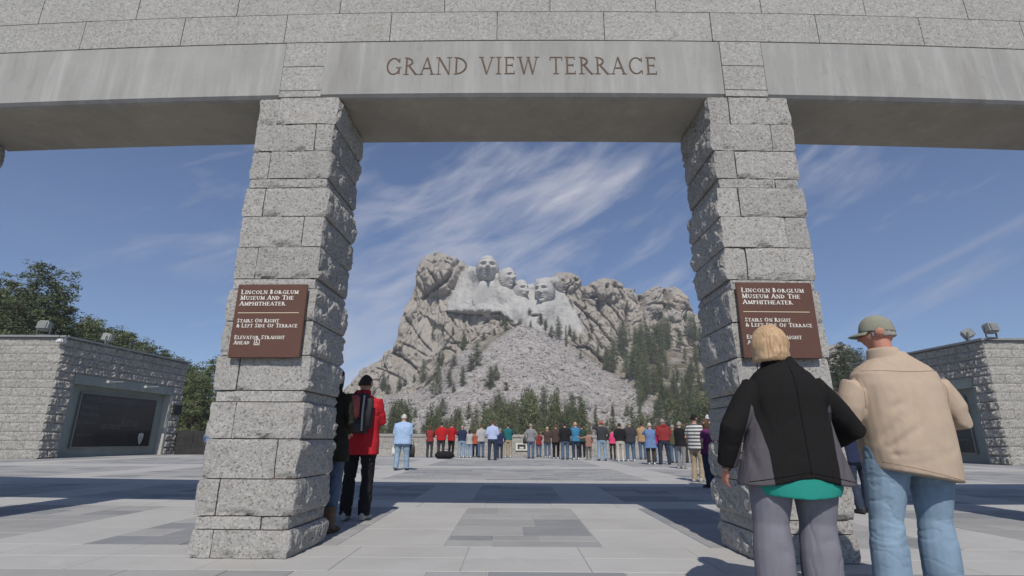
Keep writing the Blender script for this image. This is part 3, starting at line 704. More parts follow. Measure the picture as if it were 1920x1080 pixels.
# slope of fallen rock below the cliff
tx = np.arange(520, 1840, 2.4); nt_ = 250
tt = np.linspace(0, 1, nt_)[:, None]; Yt = 60+tt*(330-60)+0*tx[None]
dirx = rayn(tx, tx*0+700.); ax = (dirx[:, 0]/dirx[:, 1])[None]
fr = rayn(tx, interp(tx, FOOT)); Zf = (EYE+fr[:, 2]/fr[:, 1]*300)[None]
low = -12+13.5*np.clip((Yt-75)/85, 0, 1)**1.2
Zt = np.where(Yt < 160, low, 1.5+(Zf-1.5)*np.clip((Yt-160)/140., 0, 1.25)**1.08)
Xt = ax*Yt; TP = np.stack([Xt, Yt, Zt], -1)
amp = np.clip((Yt-120)/60, 0, 1)
Zt = Zt+amp*(fbm(TP*np.array([1/18., 1/30., 0]), 4, 200)*3.0+fbm(TP*np.array([.22, .22, 0]), 3, 210)*.8)
TP[..., 2] = Zt
def talus_mask(px, py):
    l = np.interp(py, [598, 640, 690, 735, 752, 830], [985, 925, 868, 800, 690, 660]); r = np.interp(py, [598, 640, 690, 745, 790, 830], [985, 1062, 1134, 1215, 1262, 1290])
    return np.clip((px-l)/8, 0, 1)*np.clip((r-px)/8, 0, 1)*(py > 598)
tpx, tpy = projn(TP); tm = talus_mask(tpx, tpy)
f1, f2, c1 = worley(TP*np.array([.42, .30, .42]), 230)
TP[..., 2] += tm*((c1-.5)*.6)
def talus_fn(t, b, vec):
    v = worldpos(t, False); at = N(t, 'ShaderNodeAttribute', attribute_name='talus')
    vo = N(t, 'ShaderNodeTexVoronoi'); vo.inputs['Scale'].default_value = .75; t.links.new(v, vo.inputs['Vector'])
    sp = N(t, 'ShaderNodeSeparateColor'); t.links.new(vo.outputs['Color'], sp.inputs[0])
    a = mixc(t, sp.outputs[0], (.29, .265, .245), (.43, .40, .375))
    n = noise(t, v, .12, 5, .6)
    soil = mixc(t, ramp(t, n, [(.4, 0.), (.6, 1.)]), (.13, .115, .075), (.30, .265, .22))
    t.links.new(mixc(t, at.outputs['Fac'], soil, a), b.inputs['Base Color'])
    bn = N(t, 'ShaderNodeBump'); bn.inputs['Distance'].default_value = .5; bn.inputs['Strength'].default_value = .6
    t.links.new(vo.outputs['Distance'], bn.inputs['Height']); t.links.new(bn.outputs[0], b.inputs['Normal'])
M_TAL = mat('talus_ground', (.3, .28, .26), 1, fn=talus_fn, spec=.1)
me = fast_mesh('hillside', TP.reshape(-1, 3), grid_faces(*TP.shape[:2]), M_TAL, True)
at = me.attributes.new('talus', 'FLOAT', 'POINT')
tmv = np.clip(tm+.75*((tpx < 900) & (tpy > 640) & (tpx > 640)), 0, 1); at.data.foreach_set('value', blur(tmv, 3).ravel().astype(np.float32))
hill = link('hillside', me); hill['kind'] = 'structure'
def bvh(P, Qf): return BVHTree.FromPolygons([Vector(p) for p in P.reshape(-1, 3)], [tuple(q) for q in Qf])
BV_H = bvh(TP, grid_faces(*TP.shape[:2])); BV_M = bvh(PM2[::2, ::2], grid_faces(*PM2[::2, ::2].shape[:2]))
EYEV = Vector((0, 0, EYE))
def land(x, y):
    d = ray(x, y).normalized(); best = None
    for bv in (BV_H, BV_M):
        h = bv.ray_cast(EYEV, d)
        if h[0] is not None and (best is None or h[3] < best[3]): best = h
    return best[0].copy() if best else None
# boulders
ico = bmesh.new(); bmesh.ops.create_icosphere(ico, subdivisions=1, radius=1); ico.verts.index_update()
IV = np.array([v.co[:] for v in ico.verts]); IF = np.array([[v.index for v in f.verts] for f in ico.faces]); ico.free()
VV = []; FF = []; n = 0; tries = 0
while n < 13000 and tries < 40000:
    tries += 1
    i = RS.randint(60, nt_-5); j = RS.randint(20, len(tx)-20)
    x_, y_ = tpx[i, j], tpy[i, j]
    p_t = tm[i, j]+.5*(640 < x_ < 900 and y_ > 650)
    if x_ < 640 or x_ > 1345 or RS.rand() > p_t+.06: continue
    s0 = np.exp(RS.normal(-1.0, .5))*(1.0 if tm[i, j] > .5 else 1.5); sc3 = s0*RS.uniform(.6, 1.4, 3)
    a = RS.rand()*6.28; b_ = RS.normal(0, .5); ca, sa, cb, sb = math.cos(a), math.sin(a), math.cos(b_), math.sin(b_)
    v = IV*(1+RS.uniform(-.28, .28, (len(IV), 1)))*sc3*np.array([1, 1, .7])
    v = v@np.array([[1, 0, 0], [0, cb, sb], [0, -sb, cb]])@np.array([[ca, sa, 0], [-sa, ca, 0], [0, 0, 1]])
    c = TP[i, j]*(1-.5)+TP[i+1, j+1]*.5
    VV.append(v+c+np.array([0, 0, sc3[2]*.15])); FF.append(IF+n*len(IV)); n += 1
def boulder_fn(t, b, vec):
    v = worldpos(t, False); n = noise(t, v, .5, 3, .6); n2 = noise(t, v, 3., 4, .6)
    c = mixc(t, ramp(t, n, [(.35, 0.), (.65, 1.)]), (.30, .275, .255), (.44, .41, .385))
    t.links.new(mixc(t, M_(t, 'MULTIPLY', n2, .4), c, (.2, .18, .16)), b.inputs['Base Color'])
bo = link('talus_boulders', fast_mesh('talus_boulders', np.concatenate(VV), np.concatenate(FF), mat('boulder_granite', (.34, .31, .29), .95, fn=boulder_fn, spec=.1), False))
tag(bo, 'countless pale boulders strewn down the slope below the cliff', 'boulders', kind='stuff')
print('mountain', time.time()-T0)

# ------------------------------------------------------------------ heads
def head_grid(n=40, m=56, ex=1., hair=0., beard=0., tache=0., jaw=1., flat=0.):
    """unit head (chin to crown = 1), centre at origin, face towards +y"""
    th = np.linspace(.02, math.pi-.02, n)[:, None]; ph = np.linspace(0, 2*math.pi, m, endpoint=False)[None]
    x = np.sin(th)*np.cos(ph); y = np.sin(th)*np.sin(ph); z = np.cos(th)+0*ph
    X = .335*x; Y = .43*y; Z = .5*z
    lo = np.clip(-Z/.5, 0, 1)
    X = X*(1-.26*lo**1.5*jaw); Y = np.where(y < 0, Y*(1-.45*lo), Y*(1-.06*lo))
    up = np.clip(Z/.5, 0, 1); Y = np.where(y < 0, Y*(1+.08*up), Y)
    fr = np.clip(y*1.6, 0, 1)
    def g_(cx_, cz_, rx, rz): return np.exp(-((X-cx_)/rx)**2-((Z-cz_)/rz)**2)
    D = 0*X
    nz = np.clip((.10-Z)/.22, 0, 1)*(Z > -.135)*1.
    D += ex*.125*np.exp(-(X/(.035+.03*nz))**2)*nz**1.1*(Z > -.15)+ex*.035*np.exp(-(X/.06)**2)*np.exp(-((Z+.15)/.02)**2)
    D += ex*.03*np.exp(-(X/.05)**2)*np.exp(-((Z-.07)/.07)**2)
    for s in (-1, 1):
        D -= ex*.075*g_(s*.135, .065, .075, .045); D += ex*.028*g_(s*.135, .055, .045, .022)
        D += ex*.035*g_(s*.14, .145, .10, .03); D += ex*.028*g_(s*.20, -.06, .08, .07)
        D -= ex*.02*g_(s*.19, -.22, .06, .08)
        D += ex*.03*g_(s*.045, -.12, .03, .025)
    D += ex*.032*g_(0, -.215, .09, .018)+ex*.034*g_(0, -.262, .08, .02)-ex*.02*g_(0, -.237, .11, .010)-ex*.02*g_(0, -.315, .09, .025)
    D += ex*.05*g_(0, -.40, .09, .07)
    if tache: D += tache*(.06*g_(-.07, -.19, .09, .03)+.06*g_(.07, -.19, .09, .03))
    if beard: D += beard*(.09*g_(0, -.44, .2, .11)+.05*g_(-.2, -.3, .07, .16)+.05*g_(.2, -.3, .07, .16))
    Y = Y+D*fr
    if hair:
        k = hair*(.05+.02*np.sin(Z*60))*np.clip(1-fr*1.5, 0, 1)*(Z > -.3); X = X*(1+k*2.2); Y = Y+np.where(y < 0, -k, 0)
        k2 = hair*.04*((Z > .27)*fr); Z = Z+k2*.5; Y = Y+k2*.5
    if beard: Z = Z-beard*.05*np.clip((-Z-.3)/.2, 0, 1)*fr
    V = np.stack([X, Y, Z], -1).reshape(-1, 3)
    i = np.arange(n-1)[:, None]*m+np.arange(m)[None]; j = np.arange(n-1)[:, None]*m+(np.arange(m)[None]+1) % m
    F_ = np.stack([i, i+m, j+m, j], -1).reshape(-1, 4).tolist()
    F_ = [tuple(f) for f in F_]; F_.append(tuple(range(m))); F_.append(tuple(range((n-1)*m+m-1, (n-1)*m-1, -1)))
    return V, F_
M_CARV = mat('carved_granite', (.46, .445, .42), .9, .4, 1.2, .10, .35, spec=.15)
def stone_head(px, pytop, pybot, Y, turn, tilt, lab, wd=1.1, **kw):
    V, Fc = head_grid(110, 150, **kw); P = atY(px, (pytop+pybot)/2, Y); ht = atY(px, pytop, Y).z-atY(px, pybot, Y).z
    V = V*ht*np.array([wd, 1.15, 1.])
    V = V+fbm(V/2.2, 3, 5)[:, None]*.12
    e = Euler((tilt, 0, math.pi+turn)).to_matrix(); V = V@np.array(e.transposed())
    o = link('carved_head', mesh('carved_head', V, Fc, M_CARV, True), loc=P)
    return tag(o, lab, 'sculpture', 'giant heads carved in the cliff'), P, ht
def yc(px, py):
    h = BV_M.ray_cast(EYEV, ray(px, py).normalized()); return h[0].y if h[0] else 300.
heads = [stone_head(914, 481, 531, yc(914, 525)+1.5, .06, .06, 'highest and leftmost giant stone head, with tall smooth forehead', ex=1.9, hair=1.),
         stone_head(950, 503, 546, yc(950, 535)+2.0, .58, .10, 'second giant stone head from the left, turned right and close behind the highest', wd=.92, ex=1.75, hair=1.),
         stone_head(975, 525, 569, yc(975, 550)+2.5, .50, .0, 'third giant stone head, deepest in the cliff, with a moustache', wd=.82, ex=1.7, tache=1.5, hair=.5),
         stone_head(1021, 524, 573, yc(1020, 550)-.5, -.42, .0, 'rightmost giant stone head, bearded, apart from the other three', wd=.98, ex=1.8, beard=1., hair=.8)]
# the rough mass of coat and shoulder under the highest head
def lapel():
    P = atY(912, 552, yc(912, 552)-.5); k = .33
    m = []
    V, Fc = loft([Vector((0, 1.5, 8)), Vector((0, 1, 5)), Vector((.5, 1., 1.5)), Vector((1.5, 1, -4)), Vector((3, 2, -10)), Vector((3.5, 3, -14))], [4.6, 5.5, 9.5, 10, 6.5, 2.5], [2.6, 2.4, 1.6, 1.2, 1, .8], seg=40)
    V = np.array([v[:] for v in V]); V = V+fbm(V/3., 3, 8)[:, None]*.8
    fold = np.exp(-((np.abs(V[:, 0])-(3+(-V[:, 2]-1)*.25))/.8)**2)*(V[:, 2] < 4); V[:, 1] -= fold*.0
    o = link('carved_bust', mesh('carved_bust', V, Fc, M_CARV, True), heads[0][0]); o.matrix_parent_inverse = Matrix.Translation(-heads[0][1]); o.location = P
lapel()

# ------------------------------------------------------------------ pine trees
M_NEED = []
for k, (c1, c2) in enumerate((((.062, .078, .034), (.145, .165, .072)), ((.085, .095, .042), (.17, .18, .08)), ((.080, .098, .050), (.165, .19, .09)))):
    def nf(t, b, vec, c1=c1, c2=c2):
        v = worldpos(t, False); oi = N(t, 'ShaderNodeObjectInfo'); n = noise(t, v, 2.2 if k == 2 else .8, 4, .7)
        f = M_(t, 'ADD', M_(t, 'MULTIPLY', n, .8), M_(t, 'MULTIPLY', oi.outputs['Random'], .35))
        c = ramp(t, f, [(.35, c1), (.8, c2)]); t.links.new(c, b.inputs['Base Color'])
        b.inputs['Subsurface Weight'].default_value = 0
    M_NEED.append(mat('pine_needles_%s' % ['deep', 'olive', 'cool'][k], c1, .8, fn=nf, spec=.15))
M_BARK = mat('pine_bark', (.14, .085, .055), .95, .6, 6, .35, 2)
def pine(seed, H, R_, nb, ntuft, nleaf, leaf, base=.2, power=.8):
    r = np.random.RandomState(seed)
    tr = MB(); path = [Vector((0, 0, -1.5))]+[Vector((math.sin(i*1.3+seed)*.02*H*i/8, math.cos(i*.9+seed)*.015*H*i/8, H*.97*i/8)) for i in range(0, 9)]
    rad = [H*.022*(1-.92*i/9) for i in range(10)]; tr.tube(path, rad, 7)
    C = []; 
    def tp(h): 
        q = h/(H*.97)*8+1; i = min(8, int(q)); return path[i].lerp(path[min(9, i+1)], q-i)
    for b_ in range(nb):
        h = H*(base+(1-base)*((b_+r.rand())/nb)**.85)*.985; rel = (h/H-base)/(1-base)
        prof = min(1, rel*5+.35)*(1-rel)**power+.06; L = R_*prof*r.uniform(.65, 1.15); a = b_*2.399+r.normal(0, .5)
        o = tp(h); up = .28*L*r.uniform(-.3, .9)+.15*L*rel
        e = o+Vector((math.cos(a)*L, math.sin(a)*L, up))
        if L > .6: tr.tube([o, o.lerp(e, .5)+Vector((0, 0, -.04*L)), e], [H*.004*(1.2-rel), H*.003*(1.1-rel), H*.001], 3)
        for k in range(max(2, int(ntuft*prof))):
            s = r.uniform(.35, 1.02); c = o.lerp(e, s); sp = .16*R_*(.5+s*.5)
            C.append((c.x+r.normal(0, sp), c.y+r.normal(0, sp), c.z+r.normal(0, sp*.45)+.03*H*.3, r.uniform(.7, 1.3)))
    C = np.array(C); n = len(C)
    cc = np.repeat(C, nleaf, 0); N_ = len(cc)
    off = r.normal(0, 1, (N_, 3)); off /= np.linalg.norm(off, axis=1)[:, None]; off *= (r.rand(N_)**.5*leaf*1.9)[:, None]*cc[:, 3:4]; off[:, 2] *= .6
    ctr = cc[:, :3]+off
    u = r.normal(0, 1, (N_, 3)); u[:, 2] += .3; u /= np.linalg.norm(u, axis=1)[:, None]; w = r.normal(0, 1, (N_, 3)); w -= (w*u).sum(1)[:, None]*u; w /= np.linalg.norm(w, axis=1)[:, None]
    lf = leaf*r.uniform(.6, 1.3, (N_, 1)); A = ctr-u*lf*.5; B = ctr+w*lf*.17; D = ctr+u*lf*.6; E_ = ctr-w*lf*.17
    V = np.stack([A, B, D, E_], 1).reshape(-1, 3); Qd = np.arange(len(V)).reshape(-1, 4)
    return (mesh('trunk', tr.v, tr.f, M_BARK, True), V, Qd)
def pine_proto(mi, *a, **k):
    tm_, V, Qd = pine(*a, **k)
    return tm_, fast_mesh('crown', V, Qd, M_NEED[mi], False), a[1]
near_p = [pine_proto(2, 31, 15., 4.0, 62, 20, 30, .25, base=.16, power=.7), pine_proto(2, 32, 15., 3.6, 58, 20, 30, .25, base=.2, power=.75), pine_proto(0, 33, 15., 3.1, 54, 19, 30, .25, base=.12, power=.9)]
far_p = [pine_proto(i % 3 if i != 4 else 1, 50+i, 14., R_, nb, 13, 6, .62, base=ba, power=pw) for i, (R_, nb, ba, pw) in enumerate(((2.6, 44, .10, 1.0), (3.2, 46, .08, .85), (1.9, 40, .06, 1.1), (2.9, 34, .18, .85), (2.3, 40, .05, 1.0), (3.5, 50, .05, .8)))]
def tree(proto, loc, h, label, group, wide=1.):
    tm_, cm, H = proto; k = h/H
    o = empty('pine_tree', loc, random.uniform(0, 6.28), label, 'tree', group); o.scale = (k*wide, k*wide, k)
    link('trunk', tm_, o); link('crown', cm, o); return o
# big pines behind the left building and the low ridge trees on both sides
lp = [(-150, 520, 44, 'off-frame pine beside the left building'), (-60, 500, 46, 'off-frame pine next to the left edge'), (8, 503, 43, 'tall dark pine cut by the left edge of the frame'), (88, 486, 45, 'tallest dark pine behind the left stone building'),
      (50, 540, 41, 'dark pine filling the gap between the two tallest left pines'), (140, 560, 52, 'dark pine just right of the tallest one, behind the roof corner'), (182, 588, 50, 'green pine right behind the nearer rooftop floodlight of the left building'),
      (218, 602, 55, 'green pine behind the farther rooftop floodlight of the left building'), (250, 612, 57, 'rounded green pine above the middle of the left roof line'), (283, 640, 60, 'small pine above the far half of the left roof'),
      (312, 652, 60, 'small pine at the far end of the left roof'), (352, 668, 58, 'green pine between the left building and the left pillar'), (378, 690, 52, 'lighter pine touching the left pillar behind the low dark wall'), (400, 660, 70, 'pine hidden behind the left pillar'),
      (108, 515, 50, 'pine leaning in just right of the tallest left pine'), (30, 520, 50, 'pine crowding the tall one cut by the left edge'), (165, 580, 58, 'dense pine above the front corner of the left roof'), (200, 600, 60, 'pine between the two rooftop floodlights on the left'), (232, 612, 62, 'dense pine above the farther left floodlight'), (268, 628, 64, 'pine above the second half of the left roof line'), (300, 645, 64, 'pine stepping down behind the left roof end'), (335, 664, 66, 'low dense pine at the corner of the left building'), (366, 678, 64, 'dense pine seen just left of the left pillar'),
      (1572, 645, 95, 'pine on the ridge between the right pillar and the man in the cap'), (1598, 656, 100, 'smaller pine on the ridge beside the man in the cap'), (1548, 664, 98, 'pine on the ridge peeping past the right pillar'), (1640, 668, 90, 'pine behind the head of the man in the cap')]
for i, (x, yt, Y, lab) in enumerate(lp):
    P = atY(x, yt, Y)
    if Y > 80: z0 = P.z-13
    else: z0 = float(ground_h(P.x, Y))-.2
    h_ = (P.z-z0)*(.94 if Y < 80 else 1.); tree(near_p[[0, 1, 2][i % 3]], (P.x, Y, z0), h_/.985, lab, 'big pines around the terrace', 1.25 if h_ < 19 else 1.0)
ft = [(811, 641, 38), (831, 625, 20), (849, 630, 20), (869, 655, 38), (894, 690, 52), (883, 697, 30), (907, 638, 17), (927, 630, 16), (942, 612, 20), (949, 621, 25), (975, 609, 24), (995, 615, 15), (1014, 610, 24), (1023, 620, 22), (1034, 634, 25), (1048, 640, 47), (1062, 650, 41),
      (1069, 632, 25), (1077, 641, 22), (1088, 645, 19), (1108, 660, 38), (1089, 676, 17), (1122, 665, 19), (793, 718, 44), (817, 743, 60), (823, 690, 28), (842, 728, 38), (850, 690, 25), (867, 725, 41), (850, 736, 19), (828, 686, 30), (919, 731, 46), (929, 714, 32), (949, 733, 19), (748, 733, 28), (759, 725, 17), (776, 717, 18),
      (935, 780, 52), (1020, 785, 62), (970, 782, 35), (998, 775, 45), (1074, 782, 48), (1090, 785, 45), (1149, 780, 26), (1176, 781, 24), (1200, 782, 32), (879, 785, 30), (828, 782, 38), (778, 786, 22), (717, 733, 38), (726, 740, 22), (720, 655, 24), (737, 642, 14), (700, 745, 22), (1178, 585, 24), (1256, 602, 42), (1284, 600, 26), (1190, 548, 8), (1240, 600, 24)]
side = [(lambda x, y: 'high on the rock')]
rg = random.Random(21)
for _ in range(112):
    for __ in range(20):
        x, y = rg.uniform(1135, 1350), rg.uniform(640, 815)
        if y > 600+max(0, (1225-x))*.95 and x > 1130+(y-690)*.92: break
    ft.append((x, y, rg.uniform(34, 62)))
for a, b_, n, hm in ((672, 720, 7, 52), (720, 775, 8, 68), (790, 845, 7, 46), (848, 905, 9, 50), (905, 965, 12, 74), (985, 1050, 13, 84), (1050, 1115, 12, 66), (1118, 1240, 12, 42), (1240, 1350, 16, 70), (965, 985, 2, 30), (640, 680, 4, 40), (420, 640, 12, 60), (690, 1345, 34, 32), (700, 1340, 22, 58)):
    for k in range(n): ft.append((rg.uniform(a, b_), 819+rg.uniform(-4, 9), hm*rg.uniform(.55, 1.05)))
LABS = {}
def tree_label(x, y, h, P, pr, wide):
    siz = 'tiny' if h < 22 else 'small' if h < 34 else 'medium' if h < 50 else 'tall'
    siz += ' narrow' if wide < .8 else ' broad' if wide > 1.08 else ''
    shade = ['deep green', 'olive green', 'grey green'][[m_.name for m_ in M_NEED].index(pr[1].materials[0].name)]
    if y > 812:
        who = [(700, 'left pillar'), (740, 'red jacket by the left pillar'), (790, 'white haired man'), (835, 'pair of red jackets'), (862, 'black floor bag'), (890, 'navy vest'), (915, 'pale grey jacket'), (942, 'tall man in light blue'), (975, 'teal fleece'), (1010, 'lone grey jacket'), (1040, 'fair haired navy top'), (1070, 'black jacket and blue jeans'), (1095, 'bright blue jacket'), (1118, 'child holding an arm out'), (1142, 'orange red cap'), (1172, 'bright pink jacket'), (1197, 'charcoal jacket'), (1230, 'long blue jacket'), (1262, 'loose red jacket'), (1292, 'black jacket side on'), (1999, 'striped shirt')]
        return '%s %s pine behind the %s' % (siz, shade, next(b for a, b in who if x < a)), 'pines in the belt behind the terrace wall'
    if x > 1130 and y > 600:
        v = 'top' if y < 672 else 'upper' if y < 705 else 'middle' if y < 745 else 'lower' if y < 785 else 'foot'
        u = 'beside the rock slide' if x < 1215 else 'in its centre' if x < 1280 else 'next to the right pillar'
        return '%s %s %s gully pine %s' % (siz, shade, v, u), 'pines in the wooded gully on the right'
    if y < 660 and x > 930:
        u = 'below the second head' if x < 965 else 'under the third head' if x < 1005 else 'under the bearded head' if x < 1050 else 'right of the carved heads' if x < 1130 else 'among the right hand rock domes'
        return '%s %s pine at the cliff foot, %s' % (siz, shade, u), 'pines at the foot of the carved cliff'
    if x < 900:
        u = 'near the left skyline' if x < 770 else 'below the big cracked boulder' if x < 835 else 'close to the rock slide'
        v = 'high up' if y < 660 else 'half way up' if y < 720 else 'low down'
        return '%s %s pine %s on left rocks, %s' % (siz, shade, v, u), 'pines among the rocks left of the slide'
    return '%s %s pine growing on the rock slide, %s' % (siz, shade, 'left of its middle' if x < 985 else 'right of its middle'), 'pines on the lower rock slide'
def tree_label_old(x, y, h, P):
    siz = 'tiny' if h < 22 else 'small' if h < 34 else 'medium' if h < 50 else 'tall'
    if y > 812: return '%s pine in the belt of trees behind the terrace wall' % siz, 'pines in the belt behind the terrace wall'
    if x > 1130 and y > 600: return '%s pine in the wooded gully right of the rock slide' % siz, 'pines in the wooded gully on the right'
    if y < 660 and x > 930: return '%s pine at the foot of the carved cliff' % siz, 'pines at the foot of the carved cliff'
    if x < 900: return '%s pine among the rocks left of the rock slide' % siz, 'pines among the rocks left of the slide'
    return '%s pine growing on the lower rock slide' % siz, 'pines on the lower rock slide'
for (x, y, h) in ft:
    P = land(x, min(y, 811)) if y > 811 else land(x, y)
    if y > 811:
        Y = rg.uniform(118, 175); q = atY(x, 812, Y); hh = BV_H.ray_cast(Vector((q.x, Y, 60)), Vector((0, 0, -1))); P = hh[0] if hh[0] else q
        hgt = atY(x, 812-h, Y).z-P.z
    elif P is None: continue
    else: hgt = max(2.5, (atY(x, y-h, P.y).z-P.z))
    wide = (rg.uniform(1.0, 1.45) if x < 985 else rg.uniform(.8, 1.25)) if y < 812 else rg.uniform(.66, 1.1)
    pr = rg.choice(far_p); 
    if (x, y) in ((811, 641), (1062, 650)): wide = .6
    lab, grp = tree_label(x, y, h, P, pr, wide)
    tree(pr, (P.x, P.y, P.z-.4), hgt*1.03, lab, grp, wide*(1.1 if hgt < 9 else .95))
print('trees', time.time()-T0)

# ------------------------------------------------------------------ terrace wall at the far edge
wall = empty('terrace_wall', (0, 34.2, 0), 0, 'low pale stone wall along the far edge of the terrace, crowd leaning on it', 'wall')
def wy(X): return 34.2-.0022*X*X
WT = 1.30
mm = MB()
rows_ = [(0, .40), (.41, .80), (.81, 1.12)]
for ri, (z0, z1) in enumerate(rows_):
    x = -15+(ri % 2)*1.0
    while x < 15:
        w = 1.95; b = MB(); y0, y1 = wy(x)-34.2, wy(x+w)-34.2; dd = random.uniform(-.006, .006)
        b.hexa([(x+.006, y0+dd, z0), (x+w-.006, y1+dd, z0), (x+.006, y0+.5, z0), (x+w-.006, y1+.5, z0), (x+.006, y0+dd, z1), (x+w-.006, y1+dd, z1), (x+.006, y0+.5, z1), (x+w-.006, y1+.5, z1)])
        b.build('wall_stone', M_GRANB, wall); x += w
x = -15
while x < 15:
    w = 1.6; b = MB(); y0, y1 = wy(x)-34.2-.05, wy(x+w)-34.2-.05
    b.hexa([(x+.005, y0, 1.13), (x+w-.005, y1, 1.13), (x+.005, y0+.6, 1.13), (x+w-.005, y1+.6, 1.13), (x+.005, y0, WT), (x+w-.005, y1, WT), (x+.005, y0+.6, WT), (x+w-.005, y1+.6, WT)])
    b.build('coping_stone', M_GRANB, wall); x += w
b = MB(); n = 30
for i in range(n):
    x0, x1 = -15+30*i/n, -15+30*(i+1)/n; y0, y1 = wy(x0)-34.2, wy(x1)-34.2
    b.hexa([(x0, y0+.03, -.1), (x1, y1+.03, -.1), (x0, y0+.45, -.1), (x1, y1+.45, -.1), (x0, y0+.03, 1.12), (x1, y1+.03, 1.12), (x0, y0+.45, 1.12), (x1, y1+.45, 1.12)])
b.build('wall_core', M_MORT, wall)
P = atY(978, 845, 34.1)
ws = empty('wall_notice', (P.x, 34.14, P.z), 0, 'small white framed notice fixed low on the terrace wall', 'sign')
b = MB(); b.box(-.36, -.02, 0, .36, .04, .46, 0, .008); b.build('notice_board', mat('notice_white', (.62, .62, .52), .6), ws)
b = MB(); b.box(-.25, -.024, .09, .25, -.021, .37); b.build('notice_panel', mat('notice_dark', (.05, .05, .05), .6), ws)
b = MB(); b.box(-.13, -.028, .12, .13, -.025, .22); b.build('notice_symbol', mat('notice_white', (.62, .62, .52), .6), ws)
# return wall with its shade painted dark and the low wall beside the left building
for sx, lab in ((-1, 'low wall with shade painted dark between the left building and the left pillar'), (1, 'low wall with shade painted dark beside the right building')):
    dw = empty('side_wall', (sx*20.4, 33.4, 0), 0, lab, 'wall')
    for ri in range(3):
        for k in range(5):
            b = MB(); x0 = k*1.02; b.box(min(-sx*x0, -sx*(x0+1.0)), .0+random.uniform(-.01, .01), ri*.47, max(-sx*x0, -sx*(x0+1.0)), .4, ri*.47+.46); b.build('wall_stone', M_WALLSHADE, dw)

